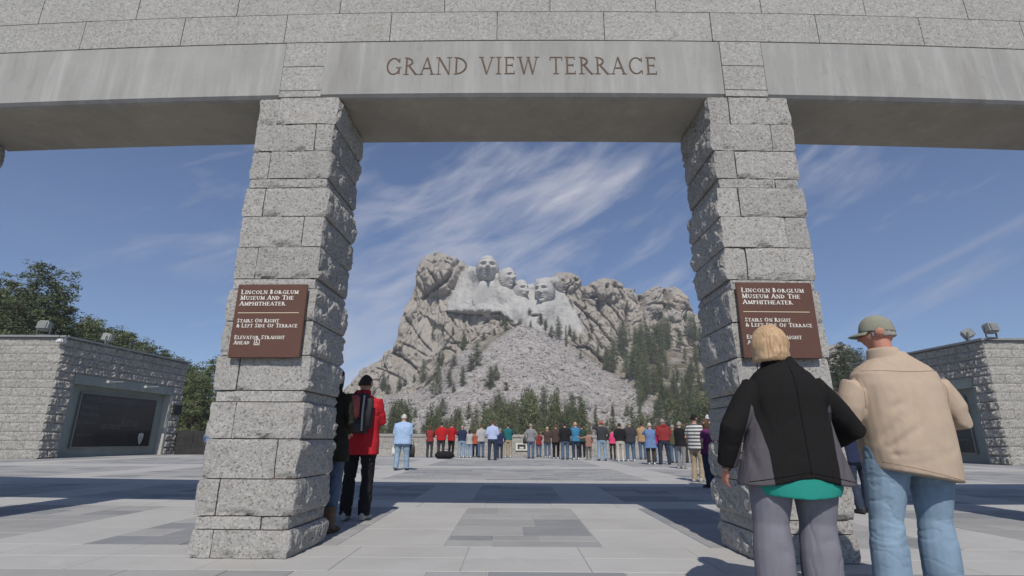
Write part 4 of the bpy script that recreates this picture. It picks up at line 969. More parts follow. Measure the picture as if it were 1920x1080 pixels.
# ------------------------------------------------------------------ the two stone buildings
RB = {}
def rock_mesh(w, seed, amp):
    k = (w, seed, amp)
    if k not in RB:
        D, Fc = rough_block(w, .30, .385, .075, 'F', seed, amp, 0)
        RB[k] = mesh('rock_faced_block', D, [f for f in Fc], M_GRANB)
    return RB[k]
def building(A, B, side, lab):
    A = Vector((*A, 0)); B = Vector((*B, 0)); L = (B-A).length; ux = (B-A)/L; H_ = 5.62
    t = empty('stone_building', A, 0, lab, 'building')
    fr = bpy.data.objects.new('inner_wall', None)
    # face frame: u along A->B, v outward
    nrm = Vector((ux.y, -ux.x, 0)) if side < 0 else Vector((-ux.y, ux.x, 0))
    def F_(u, v, z): q = ux*u+nrm*v; return (q.x, q.y, z)
    def fbox(m, u0, u1, v0, v1, z0, z1): m.hexa([F_(u, v, z) for z in (z0, z1) for v in (v0, v1) for u in (u0, u1)])
    du = Vector((side, 0, 0)); dn = Vector((0, -1, 0))
    m = MB(); fbox(m, .1, L-.1, -.80, -.63, 0, H_); fbox(m, .31, L*.115-.01, -.63, -.31, 0, H_); fbox(m, L*.90+.01, L-.1, -.63, -.31, 0, H_); fbox(m, L*.115-.01, L*.90+.01, -.63, -.31, 4.02, H_)
    wl = 12.
    m.hexa([(side*.95, .31, 0), (side*wl, .31, 0), (side*1.1, L-.3, 0), (side*wl, L-.3, 0), (side*.95, .31, H_), (side*wl, .31, H_), (side*1.1, L-.3, H_), (side*wl, L-.3, H_)])
    m.build('wall_core', M_MORT, t)
    # opening on the inner face
    ou0, ou1, oz1, fz = L*.115, L*.90, 3.52, 4.0
    r = random.Random(3+int(side)); nrow = 14; rh = H_/nrow; count = 0
    ang = math.atan2(ux.y, ux.x)
    for i in range(nrow):
        z = i*rh
        spans = [(0, L)] if z > fz-.1 else ([(0, ou0), (ou1, L)] if z < fz-.3 else [(0, ou0), (ou1, L)])
        for a, b_ in spans:
            n = max(1, round((b_-a)/.78)) if (b_-a) > 1.3 else (1 if i % 2 or (b_-a) < .9 else 2)
            cuts = [a+(b_-a)*k/n+(r.uniform(-.18, .18) if 0 < k < n and n > 2 else 0) for k in range(n+1)]
            for k in range(n):
                w = cuts[k+1]-cuts[k]; ms = rock_mesh(.8, r.randint(1, 6), .10)
                o = link('rock_faced_block', ms, t)
                # mesh: x along face, front = -y
                if side < 0:
                    X_, Y_ = ux, -nrm; st = cuts[k]
                else:
                    X_, Y_ = -ux, -nrm; st = cuts[k+1]
                M4 = Matrix.Identity(4); s0 = (w-.012)/.8
                for c_, vv in enumerate((X_*s0, Y_, Vector((0, 0, rh*.97/.385)))):
                    for q in range(3): M4[q][c_] = vv[q]
                off_ = ux*(st+(.006 if side < 0 else -.006)); M4[0][3], M4[1][3], M4[2][3] = off_.x, off_.y, z+.004
                o.matrix_local = M4; count += 1
        # outer (sunlit) face towards the camera
        n = 7 if side < 0 else 6
        for k in range(n):
            w = 1.25; x0 = k*w-(.6 if i % 2 else 0)
            x1 = x0+w; x0 = max(.0, x0)
            ms = rock_mesh(.8, r.randint(1, 6), .022); o = link('rock_faced_block', ms, t)
            s0 = (x1-x0-.012)/.8
            xl = side*x0 if side > 0 else side*x1
            M4 = Matrix(((s0, 0, 0, xl+.006), (0, 1, 0, .004), (0, 0, rh*.97/.385, z+.004), (0, 0, 0, 1))); o.matrix_local = M4; count += 1
    # recessed concrete frame, fascia, glass board
    m = MB(); fbox(m, ou0, ou1, -.62, -.40, 0, fz-.02); m.build('recess_panel', M_FRAME, t)
    m = MB(); fbox(m, ou0-.02, ou1+.02, -.39, .05, oz1, fz); m.build('fascia', M_FRAME, t)
    m = MB(); fbox(m, ou1-.16, ou1-.005, -.39, .04, 0, oz1-.01); m.build('jamb', mat('jamb_painted_sun', (.42, .42, .38), .9, .2, 20, .1, 3), t)  # sunlight on the far jamb, painted in as a paler tone
    m = MB(); fbox(m, ou0+.005, ou0+.10, -.39, .0, 0, oz1-.01); m.build('jamb', M_FRAME, t)
    pu0, pu1, pz0, pz1 = ou0+(ou1-ou0)*.14, ou0+(ou1-ou0)*.88, .50, 3.14
    bd = MB(); fbox(bd, pu0, pu1, -.39, -.30, pz0, pz1); bo_ = bd.build('display_board', mat('board_black', (.022, .020, .020), .22, 0, 1, .25, .6, spec=.5), t)
    fm = MB()
    for a, b_, c_, d_ in ((pu0-.06, pu0, pz0-.06, pz1+.06), (pu1, pu1+.06, pz0-.06, pz1+.06), (pu0, pu1, pz0-.06, pz0), (pu0, pu1, pz1, pz1+.06)): fbox(fm, a, b_, -.39, -.27, c_, d_)
    fm.build('board_frame', mat('frame_metal', (.18, .20, .18), .5), t)
    W_ = pu1-pu0; Hh = pz1-pz0; tx_ = MB(); rt = random.Random(9)
    for (a, b_, zz, n) in ((.06, .92, .93, 2), (.18, .62, .86, 1), (.03, .22, .76, 2), (.03, .24, .62, 2), (.03, .24, .47, 2), (.04, .22, .22, 1), (.30, .55, .42, 3), (.55, .78, .52, 4)):
        for q in range(n):
            x = a; z = zz-q*.035
            while x < b_:
                w = rt.uniform(.012, .05)
                uu0, uu1 = (pu0+x*W_, pu0+min(b_, x+w)*W_)
                fbox(tx_, uu0, uu1, -.300, -.2985, pz0+z*Hh, pz0+(z+.011)*Hh); x += w+.012
    o = tx_.build('listing_lines', mat('board_grey_print', (.10, .105, .11), .6), t); o['kind'] = 'stuff'
    # arrowhead emblem
    cu, cz_, s_e = (pu0+W_*.86), pz0+Hh*.16, .34
    pts = [(-.62, .55), (-.45, .85), (-.15, .80), (0, 1.0), (.18, .80), (.48, .86), (.62, .5), (.56, .1), (.42, -.35), (.12, -.85), (-.02, -1.), (-.2, -.8), (-.45, -.3), (-.58, .1)]
    e = MB(); V_ = [F_(cu+p[0]*s_e*.95, v, cz_+p[1]*s_e) for v in (-.298, -.288) for p in pts]; n = len(pts)
    e.add(V_, [tuple(range(n)), tuple(range(2*n-1, n-1, -1))]+[(i, (i+1) % n, n+(i+1) % n, n+i) for i in range(n)]); e.build('arrowhead_emblem', mat('emblem_pale', (.40, .42, .40), .6), t)
    e = MB(); V_ = [F_(cu+p[0]*s_e*.6, v, cz_-.02+p[1]*s_e*.55) for v in (-.287, -.284) for p in pts]
    e.add(V_, [tuple(range(n)), tuple(range(2*n-1, n-1, -1))]+[(i, (i+1) % n, n+(i+1) % n, n+i) for i in range(n)]); e.build('emblem_centre', mat('emblem_grey', (.30, .31, .27), .7), t)
    # small tubular lights on the fascia
    for q in (.28, .66):
        u = ou0+(ou1-ou0)*q; m = MB(); m.tube([F_(u, .06, 3.80), F_(u, .16, 3.80)], .07, 10); m.tube([F_(u+.1, .13, 3.80), F_(u+.95, .13, 3.90)], .025, 8); m.box(*[min(a, b) for a, b in zip(F_(u-.1, .05, 3.74), F_(u+.1, .2, 3.87))], *[max(a, b) for a, b in zip(F_(u-.1, .05, 3.74), F_(u+.1, .2, 3.87))]); m.build('fascia_lamp', mat('lamp_pale', (.45, .46, .44), .5), t)
    # dark box low on the far stone return
    m = MB(); fbox(m, ou1+.12, L-.12, .10, .22, 2.35, 2.95); m.build('speaker_box', mat('box_black', (.02, .02, .02), .6), t)
    # flat roof edge
    m = MB(); fbox(m, -.10, L+.12, -.8, .16, H_+.002, H_+.10); m.build('roof_edge', mat('roof_metal', (.24, .25, .24), .6, 0, 1, .15, 2), t)
    m = MB(); y0, y1 = -.14, .6; m.box(min(side*.16, side*wl), y0, H_+.004, max(side*.16, side*wl), y1, H_+.098); m.build('roof_edge', MATS['roof_metal'], t)
    m = MB(); m.box(min(side*.8, side*wl), .6, H_-.05, max(side*.8, side*wl), L, H_+.06); m.build('roof', mat('roof_membrane', (.15, .15, .14), .95), t)
    return t, A, ux, nrm, H_
BL = building((-21.75, 25.3), (-21.05, 34.3), -1, 'left grey stone building with dark glass notice board, by tall pines')
BR = building((22.3, 24.6), (21.6, 33.2), 1, 'right grey stone building with dark glass notice board, behind the man')
def floodlight(bld, u, v, turn, lab, tilt=-.2):
    t_, A, ux, nrm, H_ = bld; p = A+ux*u+nrm*v
    f = empty('floodlight', (p.x, p.y, H_+.10), turn, lab, 'floodlight', 'rooftop floodlights')
    f.scale = (.84, .84, .84)
    hs = mat('housing_grey', (.30, .31, .29), .5, .1, 10, .1, 4)
    m = MB(); m.box(-.30, -.30, -.27, .30, .22, .27, 0, .07); o = m.build('housing', hs, f); o.location = (0, 0, .52); o.rotation_euler = (tilt, 0, 0)
    m = MB()
    for k in range(6): m.box(-.25, -.312, -.22+k*.075, .25, -.301, -.185+k*.075)
    g_ = m.build('grille', mat('grille_grey', (.20, .20, .19), .6), o); g_['kind'] = 'stuff'
    m = MB(); m.box(-.36, -.05, 0, .36, .05, .04); m.box(-.36, -.04, .04, -.32, .04, .60); m.box(.32, -.04, .04, .36, .04, .60); m.build('yoke', mat('yoke_grey', (.12, .12, .12), .6), f)
    return f
floodlight(BL, -.15, -1.0, .1, 'grey box floodlight on the left building roof, nearest its front corner')
floodlight(BL, 2.9, -.35, -1.25, 'pale faced floodlight on the left building roof, halfway along')
floodlight(BR, -.2, -.3, .15, 'grey box floodlight on the right building roof corner')
floodlight(BR, 1.2, -.5, 1.0, 'tilted floodlight on the right building roof, left of the corner one', -.5)
p = BL[1]+BL[2]*.05
c_ = empty('security_camera', (p.x+.05, p.y-.05, 5.42), 0, 'small white security camera under the left building roof corner', 'camera')
m = MB(); m.box(-.20, -.30, -.10, .12, .06, .10, 0, .05); m.build('camera_body', mat('camera_white', (.6, .6, .58), .5), c_)
m = MB(); m.tube([(-.02, .0, .12), (.12, .05, .30)], .03, 8); m.build('bracket', mat('camera_white', (.6, .6, .58), .5), c_)
hr = empty('handrail', (-24.6, 24.4, 0), 0, 'short metal handrail in front of the left building', 'handrail')
m = MB(); m.tube([(-2.4, .1, .62), (-.9, .1, 1.02), (-.3, .1, 1.05), (-.05, .1, .99)], .035, 10); m.build('rail', mat('rail_metal', (.16, .15, .14), .4, metal=.4), hr)
for xx, zz in ((-2.0, .72), (-.6, 1.02)):
    m = MB(); m.tube([(xx, .1, 0), (xx, .1, zz)], .028, 8); m.build('post', mat('rail_metal', (.16, .15, .14), .4), hr)
print('buildings', time.time()-T0)
# ------------------------------------------------------------------ people
def fused(parts, voxel, smooth=4, name='body', fac=.5):
    """several lofts fused into one continuous skin"""
    m = MB()
    for V, Fc in parts: m.add(V, Fc)
    me = mesh(name+'_raw', m.v, m.f); o = link('tmp', me)
    r = o.modifiers.new('r', 'REMESH'); r.mode = 'VOXEL'; r.voxel_size = voxel; r.use_smooth_shade = True
    if smooth: s_ = o.modifiers.new('s', 'SMOOTH'); s_.factor = fac; s_.iterations = smooth
    dg = bpy.context.evaluated_depsgraph_get(); dg.update()
    out = bpy.data.meshes.new_from_object(o.evaluated_get(dg)); out.name = name
    bpy.data.objects.remove(o); bpy.data.meshes.remove(me); return out
def getco(me):
    a = np.empty(len(me.vertices)*3, np.float32); me.vertices.foreach_get('co', a); return a.reshape(-1, 3).astype(float)
def getn(me):
    a = np.empty(len(me.vertices)*3, np.float32); me.vertices.foreach_get('normal', a); return a.reshape(-1, 3).astype(float)
def setco(me, P): me.vertices.foreach_set('co', P.astype(np.float32).ravel()); me.update()
def crease(P, a, b, w, d, side=None):
    a, b = np.array(a, float), np.array(b, float); ab = b-a; t = np.clip(((P-a)@ab)/(ab@ab), 0, 1)
    r = np.linalg.norm(P-a-t[:, None]*ab, axis=1); return d*np.exp(-(r/w)**2)*np.sin(np.pi*np.clip(t, .04, .96))**.5
def wrinkle(me, amp, sc=(9, 9, 5), seed=0, folds=(), d_scale=.72):
    P = getco(me); n = getn(me); q = P*np.array(sc); q = q+fbm(q*.6, 2, seed+5)[:, None]*.9
    b_ = fbm(q, 3, seed); d = amp*(.5*b_-1.3*np.exp(-(b_/.07)**2))
    for f in folds: d = d+crease(P, f[0], f[1], f[2]*1.25, f[3]*d_scale)
    setco(me, P+n*d[:, None]); return me
def fabric(name, col, var=.10, sheen=.0, bump=.25, bs=260):
    return mat('fabric_'+name, col, .93, bump, bs, var, 6, spec=.12)
SKIN = mat('skin', (.46, .27, .20), .6, .05, 90, .08, 12, spec=.3)
SKINR = mat('skin_ruddy', (.44, .20, .14), .6, .05, 90, .10, 12, spec=.3)
def hand(wr, dr, pal, L=.18, curl=.5):
    """palm, four unequal bent fingers, thumb; wr wrist, dr direction, pal palm normal"""
    dr = Vector(dr).normalized(); pal = Vector(pal); pal = (pal-dr*pal.dot(dr)).normalized(); sd_ = dr.cross(pal); out = []
    w = Vector(wr); k = L/.18
    out.append(loft([w-dr*.03*k, w, w+dr*.045*k, w+dr*.085*k], [.026*k, .029*k, .040*k, .038*k], [.021*k, .018*k, .016*k, .013*k], side=sd_, seg=12))
    for i, (o_, ln) in enumerate(((-.030, .066), (-.010, .076), (.011, .071), (.030, .055))):
        b_ = w+dr*.075*k+sd_*o_*k; d1 = (dr+pal*curl*.35+sd_*o_*1.5).normalized(); d2 = (dr+pal*curl*1.3).normalized(); d3 = (dr+pal*curl*2.6).normalized(); ln *= k
        out.append(loft([b_, b_+d1*ln*.42, b_+d1*ln*.42+d2*ln*.33, b_+d1*ln*.42+d2*ln*.33+d3*ln*.25], [.0095*k, .009*k, .0085*k, .006*k], seg=8, side=sd_))
    tb_ = w+dr*.022*k-sd_*.028*k; d1 = (dr*.8-sd_*.75+pal*.3).normalized(); d2 = (dr-sd_*.25+pal*.4).normalized()
    out.append(loft([tb_, tb_+d1*.035*k, tb_+d1*.035*k+d2*.032*k], [.013*k, .011*k, .008*k], seg=8, side=pal))
    return out
def headparts(c, ht, yaw=0., pitch=0., ears=True):
    V, Fc = head_grid(34, 44, ex=1.0); R3 = np.array((Matrix.Rotation(yaw, 3, 'Z')@Matrix.Rotation(-pitch, 3, 'X')))
    out = [((V*ht)@R3.T+np.array(c), Fc)]
    if ears:
        for s in (-1, 1):
            p = [np.array([s*.325, -.03, -.10]), np.array([s*.37, -.06, -.02]), np.array([s*.375, -.07, .06]), np.array([s*.345, -.03, .11])]
            p = [Vector((R3@(q*ht))+np.array(c)) for q in p]
            out.append(loft(p, [.010, .014, .016, .009], [.022, .030, .032, .016], side=R3@np.array([1., 0, 0]), seg=8))
    return out, R3
POSES = {'down': ((.255, -.02, 1.13), (.265, .07, .89)), 'front': ((.265, -.05, 1.14), (.12, .17, 1.03)), 'raise': ((.275, .15, 1.27), (.085, .22, 1.53)), 'shade': ((.37, .06, 1.43), (.13, .14, 1.63)),
         'cross': ((.25, .03, 1.15), (-.03, .21, 1.17)), 'lean': ((.23, .17, 1.17), (.09, .37, 1.14)), 'hip': ((.36, -.06, 1.14), (.21, .02, 1.00)), 'pocket': ((.28, -.08, 1.15), (.215, .04, .93)), 'out': ((.42, .08, 1.34), (.62, .18, 1.42))}
SEC_M = [(.80, .205, .145), (.92, .205, .145), (1.05, .195, .140), (1.20, .205, .145), (1.34, .215, .135), (1.42, .185, .115), (1.47, .11, .09), (1.505, .07, .07)]
SEC_F = [(.80, .205, .145), (.92, .195, .140), (1.05, .168, .125), (1.20, .180, .135), (1.33, .190, .125), (1.41, .160, .105), (1.455, .10, .085), (1.49, .062, .062)]
def build_person(d):
    """d: dict of dimensions -> dict of part meshes in local metres (height 1.75 unless given)"""
    vx = d.get('voxel', .016); g = d.get('girth', 1.); g = g*1.10 if vx > .013 else g; out = {}
    sex = d.get('sex', 'm'); sec = d.get('sec') or (SEC_M if sex == 'm' else SEC_F)
    hem = d.get('hem', .82)
    if 'sec' not in d:
        s0 = [s for s in sec if s[0] > hem+.03]; r0 = np.interp(hem, [s[0] for s in sec], [s[1] for s in sec]); r1 = np.interp(hem, [s[0] for s in sec], [s[2] for s in sec])
        fl = d.get('flare', 1.04); sec = [(hem, r0*fl, r1*fl)]+s0
        sec = [(z, a*(g if z < 1.38 else (1+g)/2), b_*(g if z < 1.38 else (1+g)/2)) for z, a, b_ in sec]
    hem_ = sec[0][0]; lean = d.get('lean', 0.); yo = d.get('yo', {})
    def ctr(z): return Vector((0, lean*max(0, z-.9), z))
    shz = d.get('shz', 1.405); shx = d.get('shx', .175 if sex == 'm' else .155)*(1+g)/2
    arms = []
    for s, ps in ((-1, d.get('L', d.get('pose', 'down'))), (1, d.get('R', d.get('pose', 'down')))):
        e, w = POSES[ps] if isinstance(ps, str) else ps
        kx = s if isinstance(ps, str) else 1
        e = Vector((e[0]*kx, e[1]+lean*.3, e[2])); w = Vector((w[0]*kx, w[1]+lean*.3, w[2]))
        if isinstance(ps, str) and g > 1.05 and ps in ('down', 'pocket'): e.x += s*.05; w.x += s*.05
        arms.append((s, Vector((s*shx, lean*.5, shz)), e, w))
    stance = d.get('stance', .0); hw = d.get('hipw', .098)*(.5+g*.5)
    lx = d.get('lsx', 0.)
    legs = [(s, Vector((s*hw, 0, .90)), Vector((lx*.5+s*(hw+.01+stance*.5), .02+d.get('kn', 0)*(s > 0), .49)), Vector((lx+s*(hw+.005+stance), -.02+d.get('st', .0)*s, .08))) for s in (-1, 1)]
    # body: one continuous skin
    B = [loft([ctr(z) for z, _, _ in sec if z > .93], [a*.84 for z, a, _ in sec if z > .93], [b_*.84 for z, _, b_ in sec if z > .93], seg=20),
         loft([Vector((0, 0, .80)), Vector((0, 0, .92)), ctr(1.06)], [.13*g, .15*g, .14*g], [.10*g, .115*g, .10*g], seg=18)]
    hc = Vector((d.get('hx', 0), lean*.72+.015+d.get('hy', 0), d.get('hz', 1.625))); hh = d.get('head', .235)
    B.append(loft([ctr(shz)+Vector((hc.x*.2, 0, 0)), Vector((hc.x*.6, lean*.6, shz+.10)), hc-Vector((0, .015, .05))], [.07, .056*(.4+.6*g), .058], [.065, .058*(.4+.6*g), .06], seg=14))
    hp, R3 = headparts(hc, hh, d.get('yaw', 0.), d.get('pitch', 0.)); B += hp
    ar = d.get('armr', 1.)*(1 if sex == 'm' else .88)*(.45+.55*g)
    for s, a, e, w in arms:
        B.append(loft([a, a.lerp(e, .5), e, e.lerp(w, .5), w], [.045*ar, .042*ar, .036*ar, .034*ar, .025], seg=12))
        dd = (w-e).normalized(); pal = Vector((-s, .2, 0)) if abs(dd.z) > .5 else Vector((-s*.2, .1, -1)); B += hand(w, dd, pal, .17 if sex == 'f' else .185, d.get('curl', .5))
    for s, h_, k_, a_ in legs:
        B.append(loft([h_, h_.lerp(k_, .5), k_, k_.lerp(a_, .4), a_], [.075*g, .066*(.4+.6*g), .050, .052, .034], seg=12))
        B.append(loft([a_+Vector((0, -.05, -.03)), a_+Vector((0, .03, -.03)), a_+Vector((0, .15, -.05))], [.03, .036, .03], [.03, .03, .018], seg=10))
    out['body'] = fused(B, vx*.62 if vx < .012 else .011, 3, 'body')
    # garment on the upper body
    Tp = [loft([ctr(z) for z, _, _ in sec], [a for _, a, _ in sec], [b_ for _, _, b_ in sec], seg=28, sq=2.35)]
    sl = d.get('sleeve', 1.)
    for s, a, e, w in arms:
        w2 = e.lerp(w, d.get('cuff', .97)); up = Vector((0, 0, .004))
        path = [a-Vector((s*.05, 0, .0)), a+up, a.lerp(e, .35), a.lerp(e, .7), e]+([e.lerp(w2, .5), w2] if sl > .6 else [])
        rr_ = [.075*ar, .074*ar, .068*ar, .061*ar, .056*ar]+([.050*ar, .043*ar] if sl > .6 else [])
        if sl <= .6: path = path[:4]; rr_ = rr_[:4]
        sv = d.get('slv', 1.); Tp.append(loft(path, [x*(1+(sv-1)*(.25 if i < 1 else .6 if i < 2 else 1)) for i, x in enumerate(rr_)], seg=16))
    if d.get('hood'): Tp.append(loft([Vector((hc.x, -.10, 1.42)), Vector((hc.x, -.105, 1.48)), Vector((hc.x, -.08, 1.54))], [.12, .13, .09], [.055, .07, .05], seg=16))
    if d.get('collar'): Tp.append(loft([Vector((hc.x*.5, .0, 1.44)), Vector((hc.x*.7, .005, 1.50)), Vector((hc.x*.8, .01, d.get('collar')))], [.095*g**.5, .083, .078], [.09*g**.5, .082, .080], seg=16))
    top = fused(Tp, vx, d.get('sm', 5), 'top'); out['top'] = wrinkle(top, d.get('wr', .006), d.get('wsc', (8, 8, 4)), d.get('seed', 0), d.get('tfolds', ()))
    if d.get('slant'):
        P = getco(top); wz = np.clip((1.05-P[:, 2])/.3, 0, 1)*(np.abs(P[:, 0]) < .42); P[:, 2] += wz*(d['slant'][0]*P[:, 0]+d['slant'][1]); setco(top, P)
    if d.get('arch'):
        P = getco(top); P[:, 2] += d['arch']*np.exp(-((P[:, 0]-.01)/.15)**2)*np.clip((hem_+.16-P[:, 2])/.14, 0, 1)*(P[:, 1] < 0); setco(top, P)
    if d.get('under'): out['under'] = fused([loft([Vector((0, 0, z)) for z, _, _ in d['under']], [a for _, a, _ in d['under']], [b_ for _, _, b_ in d['under']], seg=28, sq=2.3)], vx, 3, 'undershirt')
    if d.get('under') and d.get('arch'):
        P = getco(out['under']); P[:, 2] -= .018*np.exp(-(P[:, 0]/.17)**2)*np.clip((.72-P[:, 2])/.06, 0, 1); setco(out['under'], P)
    # trousers
    lr = d.get('legr', 1.)*(.35+.65*g); bot = d.get('bottom', 'long'); tro = []
    pr = d.get('pelvis') or [(.78, .165*g, .115*g), (.86, .18*g, .135*g), (.94, .178*g, .135*g), (1.02, .16*g, .12*g)]
    tro.append(loft([Vector((0, 0, z)) for z, _, _ in pr], [a for _, a, _ in pr], [b_ for _, _, b_ in pr], seg=22))
    for s, h_, k_, a_ in legs:
        end = a_+Vector((0, 0, -.03)); fl = d.get('hemr', .068)
        if bot == 'short': tro.append(loft([h_, h_.lerp(k_, .5), k_+Vector((0, 0, .03))], [.098*lr, .09*lr, .083*lr], seg=16))
        elif bot == 'skirt': pass
        else: tro.append(loft([h_+Vector((0, 0, .02)), h_.lerp(k_, .35), h_.lerp(k_, .75), k_, k_.lerp(a_, .35), k_.lerp(a_, .75), end], [.102*lr, .097*lr, .080*lr, .070*lr, .069*lr*d.get('calf', 1), .068*lr*d.get('calf', 1), fl*lr], seg=16))
    t_ = fused(tro, vx, d.get('sm', 5)-1, 'trousers'); out['trousers'] = wrinkle(t_, d.get('lwr', d.get('wr', .006)*1.4), d.get('lsc', (6, 6, 9)), d.get('seed', 0)+3, d.get('lfolds', ()))
    for s, h_, k_, a_ in legs:
        b0 = a_+Vector((0, 0, -.08+.0)); 
        out['shoe%d' % s] = fused([loft([b0+Vector((0, -.085, .045)), b0+Vector((0, -.05, .045)), b0+Vector((0, .04, .042)), b0+Vector((s*.01, .12, .034)), b0+Vector((s*.015, .175, .026))], [.028, .040, .042, .048, .032], [.042, .045, .042, .033, .022], seg=12),
                                     loft([a_+Vector((0, -.02, d.get('boot', .0)+.03)), a_+Vector((0, -.02, -.03))], [.044*d.get('bootw', 1), .046*d.get('bootw', 1)], seg=12)], .009, 3, 'shoe')
        P = getco(out['shoe%d' % s]); P[:, 2] = np.maximum(P[:, 2], .003); setco(out['shoe%d' % s], P)
    out['_head'] = (hc, hh, R3); out['_arms'] = arms
    return out
def hair_mesh(style, hc, hh, R3, seed=0, vol=1.):
    n, m = 40, 56; th = np.linspace(.03, math.pi-.03, n)[:, None]; ph = np.linspace(0, 2*math.pi, m, endpoint=False)[None]
    x = np.sin(th)*np.cos(ph); y = np.sin(th)*np.sin(ph); z = np.cos(th)+0*ph
    low = {'short': -.25, 'bald': -.3, 'bob': -.9, 'long': -.9, 'pony': -.35}[style]
    k = {'short': 1.07, 'bald': 1.04, 'bob': 1.22, 'long': 1.14, 'pony': 1.06}[style]*vol
    X = .335*x*k; Y = .43*y*(k*.97)-.01; Z = .5*z*(1+(k-1)*.75)
    if style in ('bob', 'long'):
        dn = np.clip(-z-.0, 0, 1); tgt = -.56 if style == 'bob' else -1.05
        Z = np.where(z < 0, z*abs(tgt), Z); rr_ = np.sqrt(np.clip(1-z**2, 1e-6, 1)); rad = np.maximum(rr_, .96 if style == 'bob' else .82)
        if style == 'bob': rad = rad*(1-.30*np.clip((-z-.70)/.30, 0, 1)**1.6)
        f = np.where(z < 0, rad/rr_, 1); X = X*f*(1-(-.05 if style == 'bob' else .10)*dn); Y = Y*f*(1-.10*dn)
    st = fbm(np.stack([np.cos(ph)*9+0*th, np.sin(ph)*9+0*th, z*1.2], -1), 3, seed)*.040+fbm(np.stack([x*2.5, y*2.5, z*2.5], -1), 3, seed+2)*.055
    X = X*(1+st*1.2); Y = Y*(1+st*1.2); Z = Z*(1+st*.6)
    front = (y > .38) & (z < .50); cut = (z < low) | front
    if style == 'bald': cut |= (z > .62)
    V = np.stack([X, Y, Z], -1).reshape(-1, 3); Fc = []
    for i in range(n-1):
        for j in range(m):
            j2 = (j+1) % m
            if cut[i, j] or cut[i, j2] or cut[i+1, j]: continue
            Fc.append((i*m+j, (i+1)*m+j, (i+1)*m+j2, i*m+j2))
    V = (V*hh)@R3.T+np.array(hc)
    me = mesh('hair', V, Fc, None, True)
    o = link('tmp', me); so = o.modifiers.new('s', 'SOLIDIFY'); so.thickness = .012; so.offset = -1
    dg = bpy.context.evaluated_depsgraph_get(); dg.update(); out = bpy.data.meshes.new_from_object(o.evaluated_get(dg)); out.name = 'hair'
    bpy.data.objects.remove(o); bm = bmesh.new(); bm.from_mesh(out); bmesh.ops.delete(bm, geom=[v for v in bm.verts if not v.link_faces], context='VERTS'); bm.to_mesh(out); bm.free()
    return out
def cap_mesh(hc, hh, R3, bill=True, back_hole=False):
    n, m = 14, 40; V = []; Fc = []
    for i in range(n+1):
        t = (math.pi*.53)*i/n
        for j in range(m):
            a = 2*math.pi*j/m; s_ = math.sin(t); flat = 1-.10*max(0, math.cos(t))**2
            V.append((.365*s_*math.cos(a), .455*s_*math.sin(a)-.01, .53*math.cos(t)*flat+.10-.04*(math.sin(a) < 0)*math.sin(a)*-1*i/n))
    for i in range(n):
        for j in range(m):
            j2 = (j+1) % m
            if back_hole and i >= n-4 and i < n-1 and abs((j/m*360)-270) < 26: continue
            Fc.append((i*m+j, i*m+m+j, i*m+m+j2, i*m+j2))
    if bill:
        b0 = len(V); q = 12
        for k in range(q+1):
            a = math.pi*(.14+.72*k/q)
            for r_, dz in ((1., .085), (1.28, .075), (1.52, .03)):
                rx = .365*(1+(r_-1)*.35); V.append((rx*math.cos(a), .445*math.sin(a)+(r_-1)*.62*math.sin(a)**1.4*.9, dz+.0-.05*abs(math.cos(a))*(r_-1)*2))
        for k in range(q):
            for j in range(2): a = b0+k*3+j; Fc.append((a, a+1, a+4, a+3))
    V = (np.array(V)*hh)@R3.T+np.array(hc)
    me = mesh('cap', V, Fc, None, True); o = link('tmp', me); so = o.modifiers.new('s', 'SOLIDIFY'); so.thickness = .006
    dg = bpy.context.evaluated_depsgraph_get(); dg.update(); out = bpy.data.meshes.new_from_object(o.evaluated_get(dg)); out.name = 'cap'; bpy.data.objects.remove(o); return out
PC = {}
def put(name, me, m_, parent):
    o = link(name, me, parent)
    if not me.materials: me.materials.append(m_)
    o.material_slots[0].link = 'OBJECT'; o.material_slots[0].material = m_
    return o
def person(loc, H, rz, lab, d, top, trouser, shoe, hair=None, cap=None, skin=None, group=None, names=('jacket', 'trousers'), under=None):
    key = repr(sorted(d.items(), key=lambda q: q[0]))
    if key not in PC: PC[key] = build_person(d)
    pm = PC[key]; o = empty('person', loc, rz, lab, 'person', group); k = H/d.get('H0', 1.75); o.scale = (k, k, k)
    put('body', pm['body'], skin or SKIN, o); put(names[0], pm['top'], top, o); put(names[1], pm['trousers'], trouser, o)
    for s in (-1, 1): put('shoe', pm['shoe%d' % s], shoe, o)
    if under: put('undershirt', pm['under'], under, o)
    if hair:
        kk = (key, hair[0], hair[2] if len(hair) > 2 else 1.)
        if kk not in PC: PC[kk] = hair_mesh(hair[0], *pm['_head'], vol=hair[2] if len(hair) > 2 else 1.)
        put('hair', PC[kk], hair[1], o)
    if cap:
        kk = (key, 'cap', cap[1])
        if kk not in PC: PC[kk] = cap_mesh(*pm['_head'], bill=True, back_hole=cap[1])
        put('cap', PC[kk], cap[0], o)
    return o, pm
HB = mat('hair_brown', (.10, .055, .03), .7, .5, 160, .35, 30); HD = mat('hair_dark', (.028, .02, .016), .7, .5, 160, .3, 30)
def hair_fn(c1, c2):
    def fn(t, b, vec):
        mp = N(t, 'ShaderNodeMapping'); mp.inputs['Scale'].default_value = (1, 1, .10); t.links.new(vec, mp.inputs[0])
        f = noise(t, mp.outputs[0], 110., 4, .6, .3); t.links.new(mixc(t, ramp(t, f, [(.32, 0.), (.68, 1.)]), c1, c2), b.inputs['Base Color'])
        bn = N(t, 'ShaderNodeBump'); bn.inputs['Distance'].default_value = .006; bn.inputs['Strength'].default_value = .8
        t.links.new(f, bn.inputs['Height']); t.links.new(bn.outputs[0], b.inputs['Normal'])
    return fn
